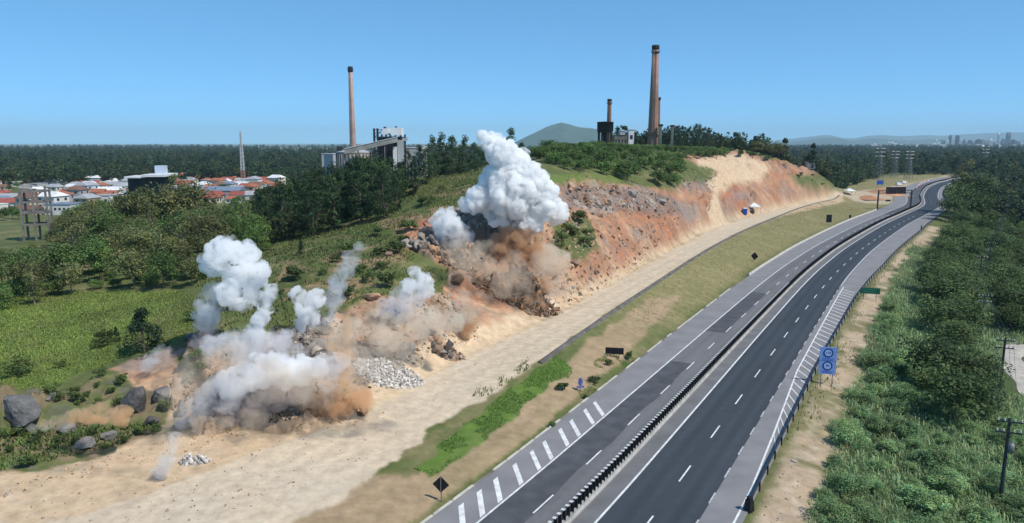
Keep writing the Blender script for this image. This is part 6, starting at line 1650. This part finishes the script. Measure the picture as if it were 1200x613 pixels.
hills('mountains', [(880,170),(905,165),(925,163),(945,160.5),(962,158.5),(975,162),(1000,163),(1015,159),(1028,158),(1050,160),(1075,159),(1095,160),(1120,157.5),(1150,156.5),(1180,156),(1210,156.5),(1250,155),(1300,158),(1350,165)], 20000, 1800, 2)
hills('near_range', [(900,171),(930,167),(950,163.5),(962,161.5),(972,164),(995,166),(1012,163),(1030,164),(1060,165.5),(1085,163),(1110,165),(1150,166),(1200,165),(1260,168)], 13000, 1500, 7)
hills('low_ridge', [(-200,171.5),(-60,170.8),(60,171.2),(180,170.3),(300,170.8),(420,171.0),(520,172)], 9000, 1500, 3)

# ------------------------------------------------------------------ the air
mh = bpy.data.materials.new('haze_air'); mh.use_nodes = True; nt = mh.node_tree; nt.nodes.clear(); ou = nt.nodes.new('ShaderNodeOutputMaterial'); pv = nt.nodes.new('ShaderNodeVolumePrincipled')
pv.inputs['Color'].default_value = (.58, .80, 1.0, 1); pv.inputs['Density'].default_value = 0.000062; pv.inputs['Anisotropy'].default_value = 0.0; nt.links.new(pv.outputs[0], ou.inputs['Volume']); mh.cycles.homogeneous_volume = True
hz = MB().box(0, 11000, 246, 60000, 24500, 510).build('haze', mh); tag(hz, 'pale blue haze fading the far plain and hills', 'haze', None, 'stuff')

# ------------------------------------------------------------------ labels that say which plant: size and nearest landmark
def lm(px, py): g_ = ground_px(px, py); return (g_.x, g_.y)
LAND = {
 'broadleaf trees of the wood': [('at the meadow edge of the wood', lm(150, 350)), ('near the concrete frame tower', lm(50, 282)), ('by the dark apartment block', lm(195, 262)), ('behind the white smoke column', lm(270, 320)), ('in the wood beside the pine grove', lm(310, 290)), ('in the wood past the meadow corner', lm(20, 350))],
 'pines of the grove': [('in the grove behind the blue-grey smoke jet', lm(400, 268)), ('in the grove by the open shed', lm(320, 262)), ('at the front foot of the grove', lm(345, 285)), ('in the grove below the boiler house', lm(455, 245)), ('in the grove below the slim chimney', lm(415, 255))],
 'shrubs on the hill': [('below the black water tank', (51, 300)), ('below the tall brick chimney', (75, 330)), ('on the brow above the grey rock band', lm(720, 205)), ('on the brow behind the tall white plume', lm(650, 195)), ('on the brow beside the pale ramp', lm(800, 196)), ('near the skyline conifers', (100, 370)), ('on the crest above the orange cut', lm(850, 182)), ('by the little white block tower', (62, 390))],
 'trees of the belt right of the highway': [('near the green direction sign', lm(1050, 350)), ('by the far bend', lm(1130, 250)), ('beside the pale dirt path', lm(1195, 400)), ('near the farthest utility pole', lm(1185, 262)), ('behind the blue speed sign', lm(1040, 430)), ('between the sandy verge and the poles', lm(1090, 310)), ('beyond the line of poles', lm(1230, 330)), ('at the middle utility poles', lm(1150, 350))],
 'bushes of the roadside thicket': [('near the blue speed sign', lm(1000, 450)), ('at the foot of the transformer pole', lm(1160, 580)), ('beside the sandy verge', lm(985, 570)), ('below the green direction sign', lm(1045, 380)), ('between the tall grass and the pole line', lm(1090, 500)), ('beside the pale dirt path', lm(1195, 500)), ('in the tall grass of the bank', lm(1050, 600))],
 'low scrub on the slopes': [('by the grey boulders', lm(60, 500)), ('in the bright meadow', lm(110, 420)), ('below the pine grove', lm(350, 340)), ('on the slope above the bench', lm(430, 330)), ('in the green patch of the rock cut', lm(672, 280)), ('on the brown verge', lm(690, 455)), ('at the far end of the cut', lm(950, 212)), ('near the dark bank grass', lm(60, 535))],
}
LAND['pines behind the smoke'] = [('behind the slope by the plant hall', at_y(485, 200, 210)[:2]), ('behind the slope left of the tall plume', at_y(535, 200, 215)[:2]), ('behind the tip of the tall plume', at_y(600, 190, 250)[:2])]
LAND['skyline conifers'] = [('in the skyline row close to the tall chimney', at_y(782, 165, 405)[:2]), ('in the middle of the skyline row', at_y(812, 165, 405)[:2]), ('at the far end of the skyline row', at_y(842, 165, 405)[:2])]
LAND['tall trees by the bend'] = [('by the guardrail of the far bend', lm(1117, 260)[:2]), ('at the outside of the far bend', lm(1140, 256)[:2])]
LAND['garden trees in the town'] = [('near the radio mast', at_y(285, 209, 560)[:2]), ('behind the concrete frame tower', at_y(46, 235, 420)[:2]), ('behind the dark apartment block', at_y(187, 230, 460)[:2]), ('near the far woods', at_y(150, 208, 640)[:2]), ('near the white warehouse', at_y(70, 245, 350)[:2]), ('in the town centre', at_y(130, 220, 520)[:2])]
LAND['leafy trees of the wood'] = LAND['gum trees of the wood'] = LAND['shrubs at the edge of the wood'] = LAND['broadleaf trees of the wood']
NOUN = {'garden trees in the town': 'leafy garden tree', 'pines behind the smoke': 'dark pine', 'skyline conifers': 'dark conifer', 'tall trees by the bend': 'tall dark tree', 'broadleaf trees of the wood': 'olive green broadleaf tree', 'leafy trees of the wood': 'deep green leafy tree', 'gum trees of the wood': 'slender olive gum tree', 'pines of the grove': 'dark pine', 'shrubs on the hill': 'round green shrub', 'trees of the belt right of the highway': 'dark round tree', 'bushes of the roadside thicket': 'bushy green shrub', 'low scrub on the slopes': 'scrubby low bush', 'shrubs at the edge of the wood': 'leafy shrub'}
for gname, marks in LAND.items():
    mem = [o for o in SC.objects if o.parent is None and o.get('group') == gname]
    if not mem: continue
    hs = np.array([o.scale[2] for o in mem]); q1, q2, q3 = np.quantile(hs, [.2, .5, .8]); ws = np.array([o.scale[0] / o.scale[2] for o in mem]); wm = np.quantile(ws, [.33, .67])
    for o, h_, w_ in zip(mem, hs, ws):
        m_ = min(marks, key=lambda t: (t[1][0] - o.location.x) ** 2 + (t[1][1] - o.location.y) ** 2)[0]
        size = 'very small' if h_ < q1 else 'small' if h_ < q2 else 'large' if h_ < q3 else 'very large'
        form = 'narrow' if w_ < wm[0] else 'wide' if w_ > wm[1] else 'rounded' if 'round' not in NOUN[gname] else 'even'
        o['label'] = f'{size} {form} {NOUN[gname]} {m_}'
